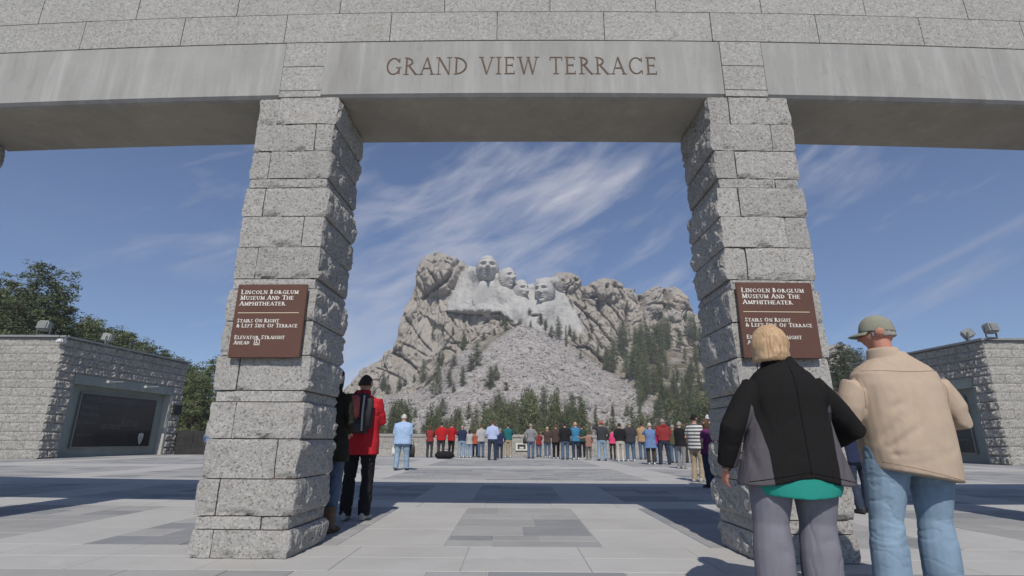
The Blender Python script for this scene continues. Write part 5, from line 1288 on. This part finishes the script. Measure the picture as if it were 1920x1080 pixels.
HL = mat('hair_blonde', (.50, .34, .19), .5, fn=hair_fn((.34, .20, .10), (.60, .43, .26))); HW = mat('hair_white', (.55, .52, .48), .7, .4, 160, .15, 30); HG = mat('hair_grey', (.28, .26, .24), .7, .4, 160, .2, 30)
DEN = fabric('denim_light', (.23, .32, .42), .18); DENB = fabric('denim_blue', (.085, .125, .19), .22); DEND = fabric('denim_dark', (.035, .045, .070), .2)
BLK = fabric('black', (.018, .018, .020)); CHA = fabric('charcoal', (.045, .045, .05)); RED = fabric('red', (.40, .018, .022)); DRED = fabric('dark_red', (.24, .035, .035))
GRY = fabric('grey', (.22, .22, .23)); LGR = fabric('light_grey', (.38, .37, .36)); KHA = fabric('khaki', (.36, .29, .20)); NAV = fabric('navy', (.028, .035, .075)); LBL = fabric('sky_blue', (.34, .47, .66))
PBL = fabric('pale_blue', (.40, .46, .66)); TEA = fabric('teal', (.02, .13, .14)); BLU = fabric('blue', (.05, .19, .33)); PNK = fabric('pink', (.62, .07, .17)); TAN = fabric('tan', (.38, .25, .13)); MBL = fabric('mid_blue', (.13, .20, .36))
BRN = fabric('brown', (.075, .05, .042)); PUR = fabric('purple', (.12, .03, .10)); OLV = fabric('dark_trousers', (.05, .045, .04)); BEI = fabric('beige', (.48, .44, .38)); ORA = fabric('orange_red', (.42, .10, .05)); MAG = fabric('magenta', (.32, .03, .16))
SHW = mat('shoe_white', (.6, .6, .58), .6); SHD = mat('shoe_dark', (.03, .028, .026), .5); SHG = mat('shoe_grey', (.36, .35, .33), .7, .2, 60, .15, 30); BRB = mat('boot_brown', (.10, .065, .04), .8, .4, 60, .3, 20)
def stripes(t, b, vec):
    sp = N(t, 'ShaderNodeSeparateXYZ'); t.links.new(vec, sp.inputs[0])
    f = M_(t, 'GREATER_THAN', M_(t, 'FRACT', M_(t, 'MULTIPLY', sp.outputs[2], 11.)), .5)
    t.links.new(mixc(t, f, (.10, .11, .12), (.62, .61, .58)), b.inputs['Base Color'])
STR = mat('fabric_striped', (.4, .4, .4), .9, fn=stripes)
GRP = 'visitors standing along the terrace wall'
def crowd(px, pf, ph, lab, top, tro, shoe=SHD, hair=None, cap=None, rz=0., H=None, Y=None, dx=0., **d):
    P = gp(px, pf)
    if Y: P = Vector(((px-960)/987.*(Y*math.cos(TILT)-.95*math.sin(TILT)), Y, 0))
    P.y = min(P.y, wy(P.x)-.42); dd = (P.y)
    P.x = (px-960)/987.*(P.y*math.cos(TILT)); hh = atY(px, ph, P.y).z; h = H or max(1.35, min(1.92, hh))
    pose = dict(d); pose.setdefault('voxel', .02)
    return person((P.x, P.y, 0), h, rz, lab, pose, top, tro, shoe, hair, cap, None, GRP)
C_ = crowd
C_(757, 882, 776, 'white haired man in a loose pale blue shirt walking towards the wall', LBL, DEN, SHD, ('short', HW), girth=1.28, hem=.80, pose='front', stance=.04, st=.05, wr=.006)
C_(808, 858, 797, 'brown haired woman in dull red jacket left of the man in bright red', DRED, CHA, SHD, ('long', HB), sex='f', pose='lean', hem=.86)
C_(829, 858, 787, 'dark haired man in bright red jacket above the black bag on the floor', RED, CHA, SHD, ('short', HD), girth=1.08, pose='front', hem=.84)
C_(848, 857, 792, 'person in red top at the wall, right of the bright red jacket', RED, BLK, SHD, ('short', HB), pose='lean', rz=-.5, girth=.95)
C_(868, 858, 797, 'person in dark navy vest and pale jeans at the wall', NAV, DEN, SHW, ('short', HG), pose='lean', hem=.90)
C_(882, 858, 802, 'dark haired child in light grey top and pale jeans at the wall', LGR, DEN, SHW, ('long', HD), sex='f', pose='raise', H=1.52)
C_(904, 858, 795, 'person in pale grey jacket with dark jeans, left of the tall man in light blue', LGR, DENB, SHD, ('short', HB), pose='front', rz=.3)
C_(925, 863, 786, 'tall man in light blue shirt and dark trousers at the wall', PBL, DEND, SHD, ('short', HB), pose='front', hem=.90, stance=.03)
C_(939, 860, 803, 'shorter person in navy jacket beside the tall man in light blue', NAV, DEND, SHD, ('short', HG), sex='f', pose='pocket')
C_(954, 858, 794, 'person in teal fleece, khaki trousers and white shoes', TEA, KHA, SHW, ('short', HD), pose='lean', stance=.03, hem=.90)
C_(997, 860, 794, 'person in grey jacket and blue jeans standing alone near the small wall notice', GRY, DENB, SHD, ('short', HG), sex='f', pose='pocket', hem=.84)
C_(1028, 858, 800, 'person in navy top with fair brown hair right of the lone grey jacket', BRN, DENB, SHW, ('short', HL), sex='f', pose='raise')
C_(1044, 861, 795, 'person in dark brown jacket and black trousers with a white seam', BRN, BLK, SHW, ('short', HB), pose='front', rz=-.3)
C_(1061, 862, 792, 'broad person in black jacket and blue jeans in the middle of the crowd', BLK, DENB, SHD, ('short', HD), girth=1.12, pose='front', hem=.86)
C_(1081, 862, 791, 'blonde person in bright blue jacket and dark trousers', BLU, DEND, SHW, ('short', HL), sex='f', pose='raise', hem=.84)
C_(1105, 863, 806, 'child in greyish pink top with one arm held out', fabric('dusty_pink', (.30, .17, .14)), fabric('grey_camo', (.12, .12, .11), .4), SHG, ('short', HB), L='out', R='front', H=1.40, girth=.9)
C_(1130, 864, 786, 'man in orange red cap shading his eyes, grey jacket and light jeans', CHA, DEN, SHD, ('short', HB), (ORA, False), L='shade', R='pocket', stance=.04, hem=.90)
C_(1150, 862, 799, 'girl in bright pink jacket and black leggings', PNK, BLK, SHD, ('short', HD), sex='f', pose='front', H=1.60, legr=.8, hem=.88)
C_(1164, 865, 793, 'person in black jacket and beige trousers between pink and charcoal jackets', BLK, BEI, SHW, ('short', HD), pose='front', hem=.92)
C_(1183, 865, 790, 'person in charcoal jacket, blue jeans and white shoes', CHA, DENB, SHW, ('short', HG), girth=1.14, pose='front', stance=.03)
C_(1206, 862, 788, 'man in tan jacket and blue jeans left of the long blue jacket', TAN, DENB, SHD, ('short', HD), pose='raise', rz=-.2)
C_(1221, 871, 793, 'fair haired woman in long pale blue jacket and dark trousers', MBL, OLV, SHW, ('short', HL), (BEI, False), sex='f', pose='raise', hem=.68, girth=1.15, flare=1.1)
C_(1233, 865, 797, 'person in magenta jacket half hidden behind the long blue jacket', MAG, DENB, SHD, ('short', HB), sex='f', pose='front')
C_(1246, 871, 785, 'man in loose red jacket and navy trousers, feet apart', DRED, DEND, SHD, ('short', HG), girth=1.15, pose='front', stance=.06, hem=.90, hood=True)
C_(1277, 879, 790, 'person in black jacket and grey trousers standing side on', BLK, GRY, SHG, ('short', HG), pose='cross', rz=-1.0)
C_(1306, 904, 777, 'man in striped shirt, dark cap and khaki trousers', STR, KHA, SHG, ('short', HD), (BLK, False), pose='front', rz=-.9, sleeve=.5)
C_(1327, 914, 785, 'brown haired woman in short sleeved purple top beside the striped shirt', PUR, DEND, SHD, ('long', HB), sex='f', pose='hip', rz=.7, sleeve=.5)
C_(1334, 895, 778, 'person in white cap partly hidden by the right pillar', CHA, BLK, SHD, ('short', HB), (SHW, False), pose='front')
C_(395, 858, 806, 'person in blue clothing half hidden behind the left pillar', MBL, DENB, SHD, ('short', HB), pose='down', H=1.6)
C_(1601, 962, 762, 'person in navy coat seen between the couple, walking away', NAV, DEND, SHD, ('short', HD), pose='down', st=.08, hem=.80)
C_(1920, 868, 776, 'grey haired person in navy jacket at the right edge of the frame', NAV, BLK, SHD, ('short', HG), pose='pocket', girth=1.1)
C_(1292, 868, 792, 'person in dark brown coat half hidden behind the striped shirt', BRN, OLV, SHD, ('short', HB), pose='front')
C_(1012, 857, 803, 'small person in maroon top between the lone grey jacket and the navy top', DRED, DENB, SHD, ('long', HB), sex='f', pose='lean', H=1.5)
C_(1093, 858, 796, 'person in dark green coat behind the bright blue jacket', fabric('dark_green', (.03, .06, .04)), BLK, SHD, ('short', HD), pose='lean')
C_(1264, 868, 796, 'person in olive coat between the loose red jacket and the side on black jacket', fabric('olive_coat', (.09, .08, .045)), DENB, SHD, ('short', HG), pose='lean')
C_(893, 857, 800, 'person in rust coloured top beside the pale grey jacket', ORA, DEND, SHD, ('long', HB), sex='f', pose='lean', H=1.55)
print('crowd', time.time()-T0)

# black duffel on the floor by the wall
P = gp(838, 860); P.y = min(P.y, 33.0); P.x = (838-960)/987.*P.y*.96
V, Fc = loft([Vector((-.50, 0, .14)), Vector((-.38, 0, .19)), Vector((0, 0, .20)), Vector((.36, 0, .18)), Vector((.48, 0, .13))], [.10, .20, .24, .20, .08], [.08, .18, .20, .17, .07], side=(0, 1, 0), seg=18)
bg_ = empty('duffel_bag', (P.x, P.y-.3, 0), .1, 'bulky black bag lying on the paving at the feet of the red jackets', 'bag')
me = mesh('bag_body', V, Fc, BLK, True); link('bag_body', me, bg_)
m = MB(); m.tube([(-.2, -.16, .32), (-.12, -.12, .48), (.12, -.12, .48), (.2, -.16, .32)], .016, 6); m.build('handle', SHD, bg_)
# white plastic bag + dark bag carried by the white haired man
def tote(x, y, z, w, h, m_, lab, cat='bag'):
    t = empty('carried_bag', (x, y, z), 0, lab, cat)
    V, Fc = loft([Vector((0, 0, 0)), Vector((0, 0, h*.4)), Vector((0, 0, h*.8)), Vector((0, 0, h))], [w*.45, w*.5, w*.46, w*.3], [w*.22, w*.28, w*.2, w*.08], seg=16, sq=3); link('bag_body', mesh('bag_body', V, Fc, m_, True), t)
    b = MB(); b.tube([(-w*.2, 0, h), (-w*.12, 0, h+.16), (w*.12, 0, h+.16), (w*.2, 0, h)], .008, 5); b.build('handle', m_, t)
Pm = gp(757, 882); Pm.x = (757-960)/987.*Pm.y*math.cos(TILT)
tote(Pm.x-.27, Pm.y+.05, .45, .15, .28, SHW, 'white carrier bag hanging on the left of the white haired man')
tote(Pm.x+.30, Pm.y+.10, .40, .20, .40, SHD, 'dark bag hanging on the right of the white haired man')
P = gp(988, 860); P.y = 33.2; tote((986-960)/987.*33.2*.96, 33.1, .75, .26, .36, SHD, 'black shoulder bag beside the lone grey jacketed person')
P = Vector(((1052-960)/987.*30.5*.96, 30.4, .70)); tote(P.x+.62, P.y, P.z, .26, .34, SHD, 'black bag between the black jacket and the blue jacket')

# ------------------------------------------------------------------ the two visitors by the left pillar
fR = [((-.2, -.15, 1.0), (.2, -.15, .96), .03, -.012)]
Pd = gp(630, 1003); Pr = gp(676, 976)
o_red, pm_red = person((-1.91, 6.98, 0), 1.76, -.10, 'man in bright red jacket and black trousers with a backpack, beside the left pillar', dict(voxel=.012, girth=1.12, hem=.76, shx=.17, R=((.235, .06, 1.17), (.12, .26, 1.20)), L='pocket', stance=.0, st=.02, wr=.009, collar=1.56, hood=True, seed=4, calf=1.08, hz=1.635),
       fabric('nylon_red', (.43, .022, .032), .14, bump=.1), BLK, SHG, ('short', HD), None, SKIN, 'visitors beside the left pillar')
o_dk, pm_dk = person((-2.0, 6.05, 0), 1.74, -.25, 'person in dark coat, blue jeans and brown boots half hidden by the left pillar', dict(voxel=.012, girth=1.10, sex='f', hem=.72, pose='front', stance=-.01, wr=.008, collar=1.58, seed=6, boot=.16, bootw=1.55, legr=.9),
       fabric('dark_olive_coat', (.022, .021, .016)), fabric('denim_mid', (.085, .12, .18), .25), BRB, ('long', mat('hair_plum', (.022, .014, .025), .7, .4, 150, .3, 25)), None, SKIN, 'visitors beside the left pillar')
bp = empty('backpack', (-1.895, 6.80, 1.02), -.12, 'grey and coral backpack hanging on the back of the red jacket', 'backpack')
m = MB(); m.box(-.17, -.20, 0, .17, .04, .48, 0, .06); m.build('pack_body', CHA, bp, True)
m = MB(); m.box(-.075, -.25, .17, .07, -.185, .45, 0, .022); m.build('front_pocket', fabric('coral', (.46, .12, .11)), bp, True)
m = MB(); m.box(-.13, -.25, .015, .12, -.17, .16, 0, .03); m.build('lower_pocket', fabric('dark_grey_nylon', (.06, .06, .065)), bp, True)
m = MB(); m.tube([(.115, -.215, .03), (.12, -.235, .25), (.115, -.20, .45)], .012, 6); m.build('strap', LGR, bp)
m = MB(); m.tube([(-.145, -.20, .03), (-.15, -.22, .25), (-.145, -.19, .45)], .012, 6); m.build('strap', LGR, bp)
m = MB(); m.tube([(-.05, -.10, .47), (-.03, -.10, .52), (.03, -.10, .52), (.05, -.10, .47)], .009, 6); m.build('grab_loop', BLK, bp)

# ------------------------------------------------------------------ the couple in front
def side_panel(t, b, vec):
    sp = N(t, 'ShaderNodeSeparateXYZ'); t.links.new(vec, sp.inputs[0]); ax_ = M_(t, 'ABSOLUTE', sp.outputs[0])
    lim = ramp(t, M_(t, 'DIVIDE', M_(t, 'SUBTRACT', sp.outputs[2], .6), 1.), [(.0, .185), (.30, .195), (.55, .235), (.66, .30)])
    f = M_(t, 'GREATER_THAN', M_(t, 'ADD', ax_, M_(t, 'MULTIPLY', noise(t, vec, 6., 2, .5), .012)), lim)
    low = M_(t, 'LESS_THAN', sp.outputs[2], 1.27); arm = M_(t, 'LESS_THAN', ax_, M_(t, 'ADD', .285, M_(t, 'MULTIPLY', M_(t, 'SUBTRACT', 1.02, sp.outputs[2]), .30)))
    f = M_(t, 'MULTIPLY', M_(t, 'MULTIPLY', f, low), arm)
    t.links.new(mixc(t, f, (.016, .015, .015), (.105, .095, .105)), b.inputs['Base Color'])
JW = mat('fabric_fleece_panels', (.02, .02, .02), .95, .3, 300, 0, 1, fn=side_panel, spec=.08)
secW = [(.70, .335, .185), (.82, .305, .185), (.97, .262, .175), (1.10, .238, .165), (1.23, .228, .165), (1.31, .208, .150), (1.365, .165, .125), (1.415, .105, .095), (1.465, .072, .078)]
dW = dict(H0=1.66, sm=9, arch=.045, wsc=(7, 7, 2), lsc=(7, 7, 3), lsx=-.06, voxel=.008, sex='f', sec=secW, shz=1.262, shx=.165, girth=1.15, hx=-.045, hz=1.535, head=.215, yaw=.10, pitch=.05, slv=1.32, armr=1.05, collar=1.455, cuff=.95,
          L=((-.345, -.03, 1.03), (-.375, .06, .80)), R=((.43, .08, 1.03), (.36, .33, .93)), hipw=.115, stance=.0, legr=1.28, calf=1.15, hemr=.075, wr=.0022, seed=12, curl=.6,
          pelvis=[(.70, .22, .16), (.78, .235, .175), (.88, .235, .175), (.98, .20, .15)], under=[(.655, .235, .178), (.70, .255, .18), (.80, .25, .18), (.9, .2, .15)],
          tfolds=[((.015, -.20, 1.22), (.02, -.21, .72), .014, -.022), ((-.02, -.20, 1.10), (-.03, -.21, .72), .03, .008), ((-.22, -.1, 1.20), (-.16, -.17, .95), .022, -.012), ((.23, -.08, 1.2), (.17, -.17, 1.0), .02, -.012),
                  ((.26, -.02, 1.20), (.40, .02, 1.05), .02, -.010), ((-.30, -.06, 1.12), (-.38, -.02, 1.02), .018, -.010), ((-.30, -.08, .95), (-.24, -.12, .74), .02, -.012), ((.28, -.08, .92), (.22, -.14, .74), .02, -.012), ((-.41, 0, .95), (-.33, -.02, .92), .014, -.008)],
          lfolds=[((-.05, -.20, .70), (-.19, -.16, .60), .022, -.012), ((.06, -.18, .66), (.20, -.12, .55), .022, -.014), ((-.19, -.12, .5), (-.04, -.14, .47), .02, -.012), ((.04, -.14, .50), (.19, -.1, .44), .018, -.014), ((.05, -.1, .40), (.17, -.1, .43), .018, -.012), ((-.18, -.1, .36), (-.06, -.12, .34), .02, -.01),
                  ((0, -.19, .86), (0, -.17, .66), .015, -.02), ((-.12, -.16, .55), (-.12, -.12, .10), .012, .004), ((.12, -.16, .5), (.13, -.12, .10), .012, .004)])
oW, pmW = person((1.70, 3.34, 0), 1.66, -.06, 'blonde woman in black fleece jacket with grey side panels, arm hooked through the man’s', dW, JW, fabric('lilac_grey', (.175, .172, .198), .10), SHW, ('bob', HL, 1.22), None, SKINR, 'couple in front of the right pillar', under=fabric('turquoise', (.025, .25, .20), .06))
secM = [(.74, .258, .226), (.90, .266, .230), (1.05, .268, .224), (1.20, .268, .205), (1.31, .274, .186), (1.385, .262, .164), (1.435, .215, .142), (1.475, .15, .12), (1.51, .10, .10), (1.53, .084, .088)]
dM = dict(H0=1.78, sm=8, wsc=(5, 5, 3), lsc=(4, 4, 12), voxel=.008, sec=secM, shz=1.285, shx=.24, girth=1.30, hx=-.02, hy=.03, lsx=-.10, hz=1.662, head=.235, yaw=.95, pitch=.05, slv=1.10, armr=1., collar=1.548, cuff=.93,
          L=((-.34, -.01, 1.10), (-.26, .27, 1.05)), R=((.375, -.03, 1.10), (.24, .24, 1.07)), hipw=.116, stance=.015, legr=1.10, calf=1.15, hemr=.078, wr=.0010, lwr=.0030, seed=22, slant=(-.17, .01),
          pelvis=[(.76, .205, .16), (.84, .232, .18), (.95, .215, .165), (1.04, .18, .13)],
          tfolds=[((.0, -.2, 1.40), (-.06, -.21, 1.02), .009, -.012), ((-.14, -.2, 1.10), (-.27, -.12, .92), .022, -.022), ((-.05, -.21, 1.05), (-.26, -.15, .86), .018, -.020), ((.06, -.21, .90), (-.24, -.16, .84), .016, -.016), ((.16, -.2, .92), (-.12, -.2, .80), .018, -.010),
                  ((-.24, -.14, 1.34), (-.26, -.12, 1.08), .013, -.016), ((.25, -.13, 1.28), (.265, -.12, 1.02), .012, -.016), ((.30, -.05, 1.18), (.42, -.06, 1.12), .016, -.012), ((.30, 0, 1.08), (.40, .03, 1.06), .014, -.012), ((-.18, -.18, 1.15), (-.10, -.21, 1.2), .02, -.014), ((-.12, -.19, 1.44), (.13, -.19, 1.44), .006, -.005), ((.1, -.2, 1.2), (.16, -.2, .95), .03, -.006)],
          lfolds=[((0, -.20, .92), (0, -.16, .72), .014, -.030), ((.06, -.19, .78), (.24, -.13, .84), .02, -.012), ((-.05, -.19, .74), (-.22, -.13, .84), .02, -.012), ((.07, -.16, .58), (.24, -.09, .55), .014, -.022), ((.09, -.15, .50), (.23, -.09, .52), .013, -.018), ((-.06, -.16, .52), (-.21, -.1, .50), .013, -.016), ((-.08, -.15, .44), (-.22, -.1, .46), .013, -.014),
                  ((.08, -.14, .42), (.24, -.09, .40), .012, -.018), ((.1, -.13, .33), (.25, -.1, .36), .013, -.012), ((-.24, -.1, .36), (-.09, -.13, .33), .013, -.012), ((.2, -.1, .66), (.1, -.17, .52), .014, -.01)])
oM, pmM = person((2.535, 3.52, 0), 1.78, .0, 'heavy man in tan shirt, light jeans, khaki cap and sunglasses, right of the woman', dM, fabric('tan_shirt', (.43, .335, .25), .07, bump=.2), fabric('denim_faded', (.20, .28, .36), .22), SHW, ('short', HG), (fabric('khaki_cap', (.25, .245, .19)), True), SKINR, 'couple in front of the right pillar', names=('shirt', 'jeans'))
hc, hh, R3 = pmM['_head']
def hp_(x, y, z): return Vector((R3@(np.array([x, y, z])*hh))+np.array(hc))
m = MB()
for s in (-1, 1):
    V, Fc = loft([hp_(s*.135, .415, .06), hp_(s*.14, .44, .06)], [.030, .028], [.022, .020], side=R3@np.array([1., 0, 0]), seg=14); m.add(V, Fc)
    m.tube([hp_(s*.24, .40, .075), hp_(s*.34, .20, .07), hp_(s*.36, -.06, .06)], .0035, 6)
m.tube([hp_(-.06, .45, .065), hp_(.06, .45, .065)], .004, 6); put('sunglasses', mesh('sunglasses', m.v, m.f, None, True), mat('glass_black', (.01, .01, .012), .15, spec=.6), oM)
# turned down shirt collar, centre box pleat and yoke seam, cap strap opening
def ring(name, zs, rxs, rys, cxs, mt, par, cy=0.):
    V, Fc = loft([Vector((c_, cy, z)) for c_, z in zip(cxs, zs)], rxs, rys, seg=32); put(name, mesh(name, V, Fc, None, True), mt, par)
ring('collar', [1.480, 1.490, 1.525, 1.552, 1.556], [.116, .110, .094, .086, .080], [.108, .106, .098, .092, .086], [-.030, -.032, -.040, -.045, -.045], MATS['fabric_tan_shirt'], oM, .0)
Tm = pmM['top']; bvt = BVHTree.FromPolygons([v.co[:] for v in Tm.vertices], [tuple(p_.vertices) for p_ in Tm.polygons])
def seam(name, pts, rad, mt, par, bv, n=26, push=.000):
    P_ = []
    for i in range(n+1):
        t_ = i/n*(len(pts)-1); k = min(len(pts)-2, int(t_)); a_ = Vector(pts[k]).lerp(Vector(pts[k+1]), t_-k)
        h_ = bv.ray_cast(Vector((a_.x, -1., a_.z)), Vector((0, 1, 0)))
        if h_[0] is not None: P_.append(h_[0]+h_[1]*push)
    if len(P_) > 2:
        V, Fc = loft(P_, [rad]*len(P_), seg=5, side=(0, 0, 1)); put(name, mesh(name, V, Fc, None, True), mt, par)
SEAM = fabric('tan_seam', (.36, .25, .17), .05)
seam('yoke_seam', [(-.24, 0, 1.40), (-.05, 0, 1.385), (.05, 0, 1.385), (.24, 0, 1.40)], .0028, SEAM, oM, bvt)
seam('hem_stitching', [(-.24, 0, .835), (0, 0, .775), (.24, 0, .715)], .0022, SEAM, oM, bvt)
seam('armhole_seam', [(-.262, 0, 1.36), (-.268, 0, 1.25), (-.262, 0, 1.16)], .003, SEAM, oM, bvt); seam('armhole_seam', [(.262, 0, 1.36), (.268, 0, 1.25), (.262, 0, 1.16)], .003, SEAM, oM, bvt)
Jw = pmW['top']; bvw = BVHTree.FromPolygons([v.co[:] for v in Jw.vertices], [tuple(p_.vertices) for p_ in Jw.polygons]); JS = fabric('black_seam', (.008, .008, .009))
seam('back_seam', [(.01, 0, 1.40), (.015, 0, .77)], .0035, JS, oW, bvw)
seam('hem_stitching', [(-.30, 0, .725), (0, 0, .785), (.30, 0, .725)], .0025, JS, oW, bvw)
jm = pmM['trousers']; bvj = BVHTree.FromPolygons([v.co[:] for v in jm.vertices], [tuple(p_.vertices) for p_ in jm.polygons]); DS = fabric('denim_seam', (.11, .155, .21))
seam('seat_seam', [(0, 0, .88), (0, 0, .80)], .004, DS, oM, bvj)
# wristband on the woman's hanging hand
a = pmW['_arms'][0]; m = MB(); w_ = a[3]; dv = (a[3]-a[2]).normalized(); V, Fc = loft([w_+dv*.002, w_+dv*.014], [.030, .030], seg=16); put('bracelet', mesh('bracelet', V, Fc, None, True), mat('bracelet_metal', (.35, .3, .25), .3, metal=.9), oW)
print('people', time.time()-T0)

# ------------------------------------------------------------------ air
hz = MB(); hz.box(-420, -30, -16, 520, 560, 175); h = hz.build('haze', None); h['kind'] = 'stuff'; h['label'] = 'thin pale haze in the air over the whole valley'
hm = bpy.data.materials.new('haze_air'); hm.use_nodes = True; t = hm.node_tree; t.nodes.remove(t.nodes['Principled BSDF'])
pv = N(t, 'ShaderNodeVolumePrincipled'); pv.inputs['Color'].default_value = (.90, .93, 1., 1); pv.inputs['Density'].default_value = HAZE if 'HAZE' in globals() else .0006; pv.inputs['Anisotropy'].default_value = .2
t.links.new(pv.outputs[0], t.nodes['Material Output'].inputs['Volume']); h.data.materials.append(hm)
print('all', time.time()-T0)
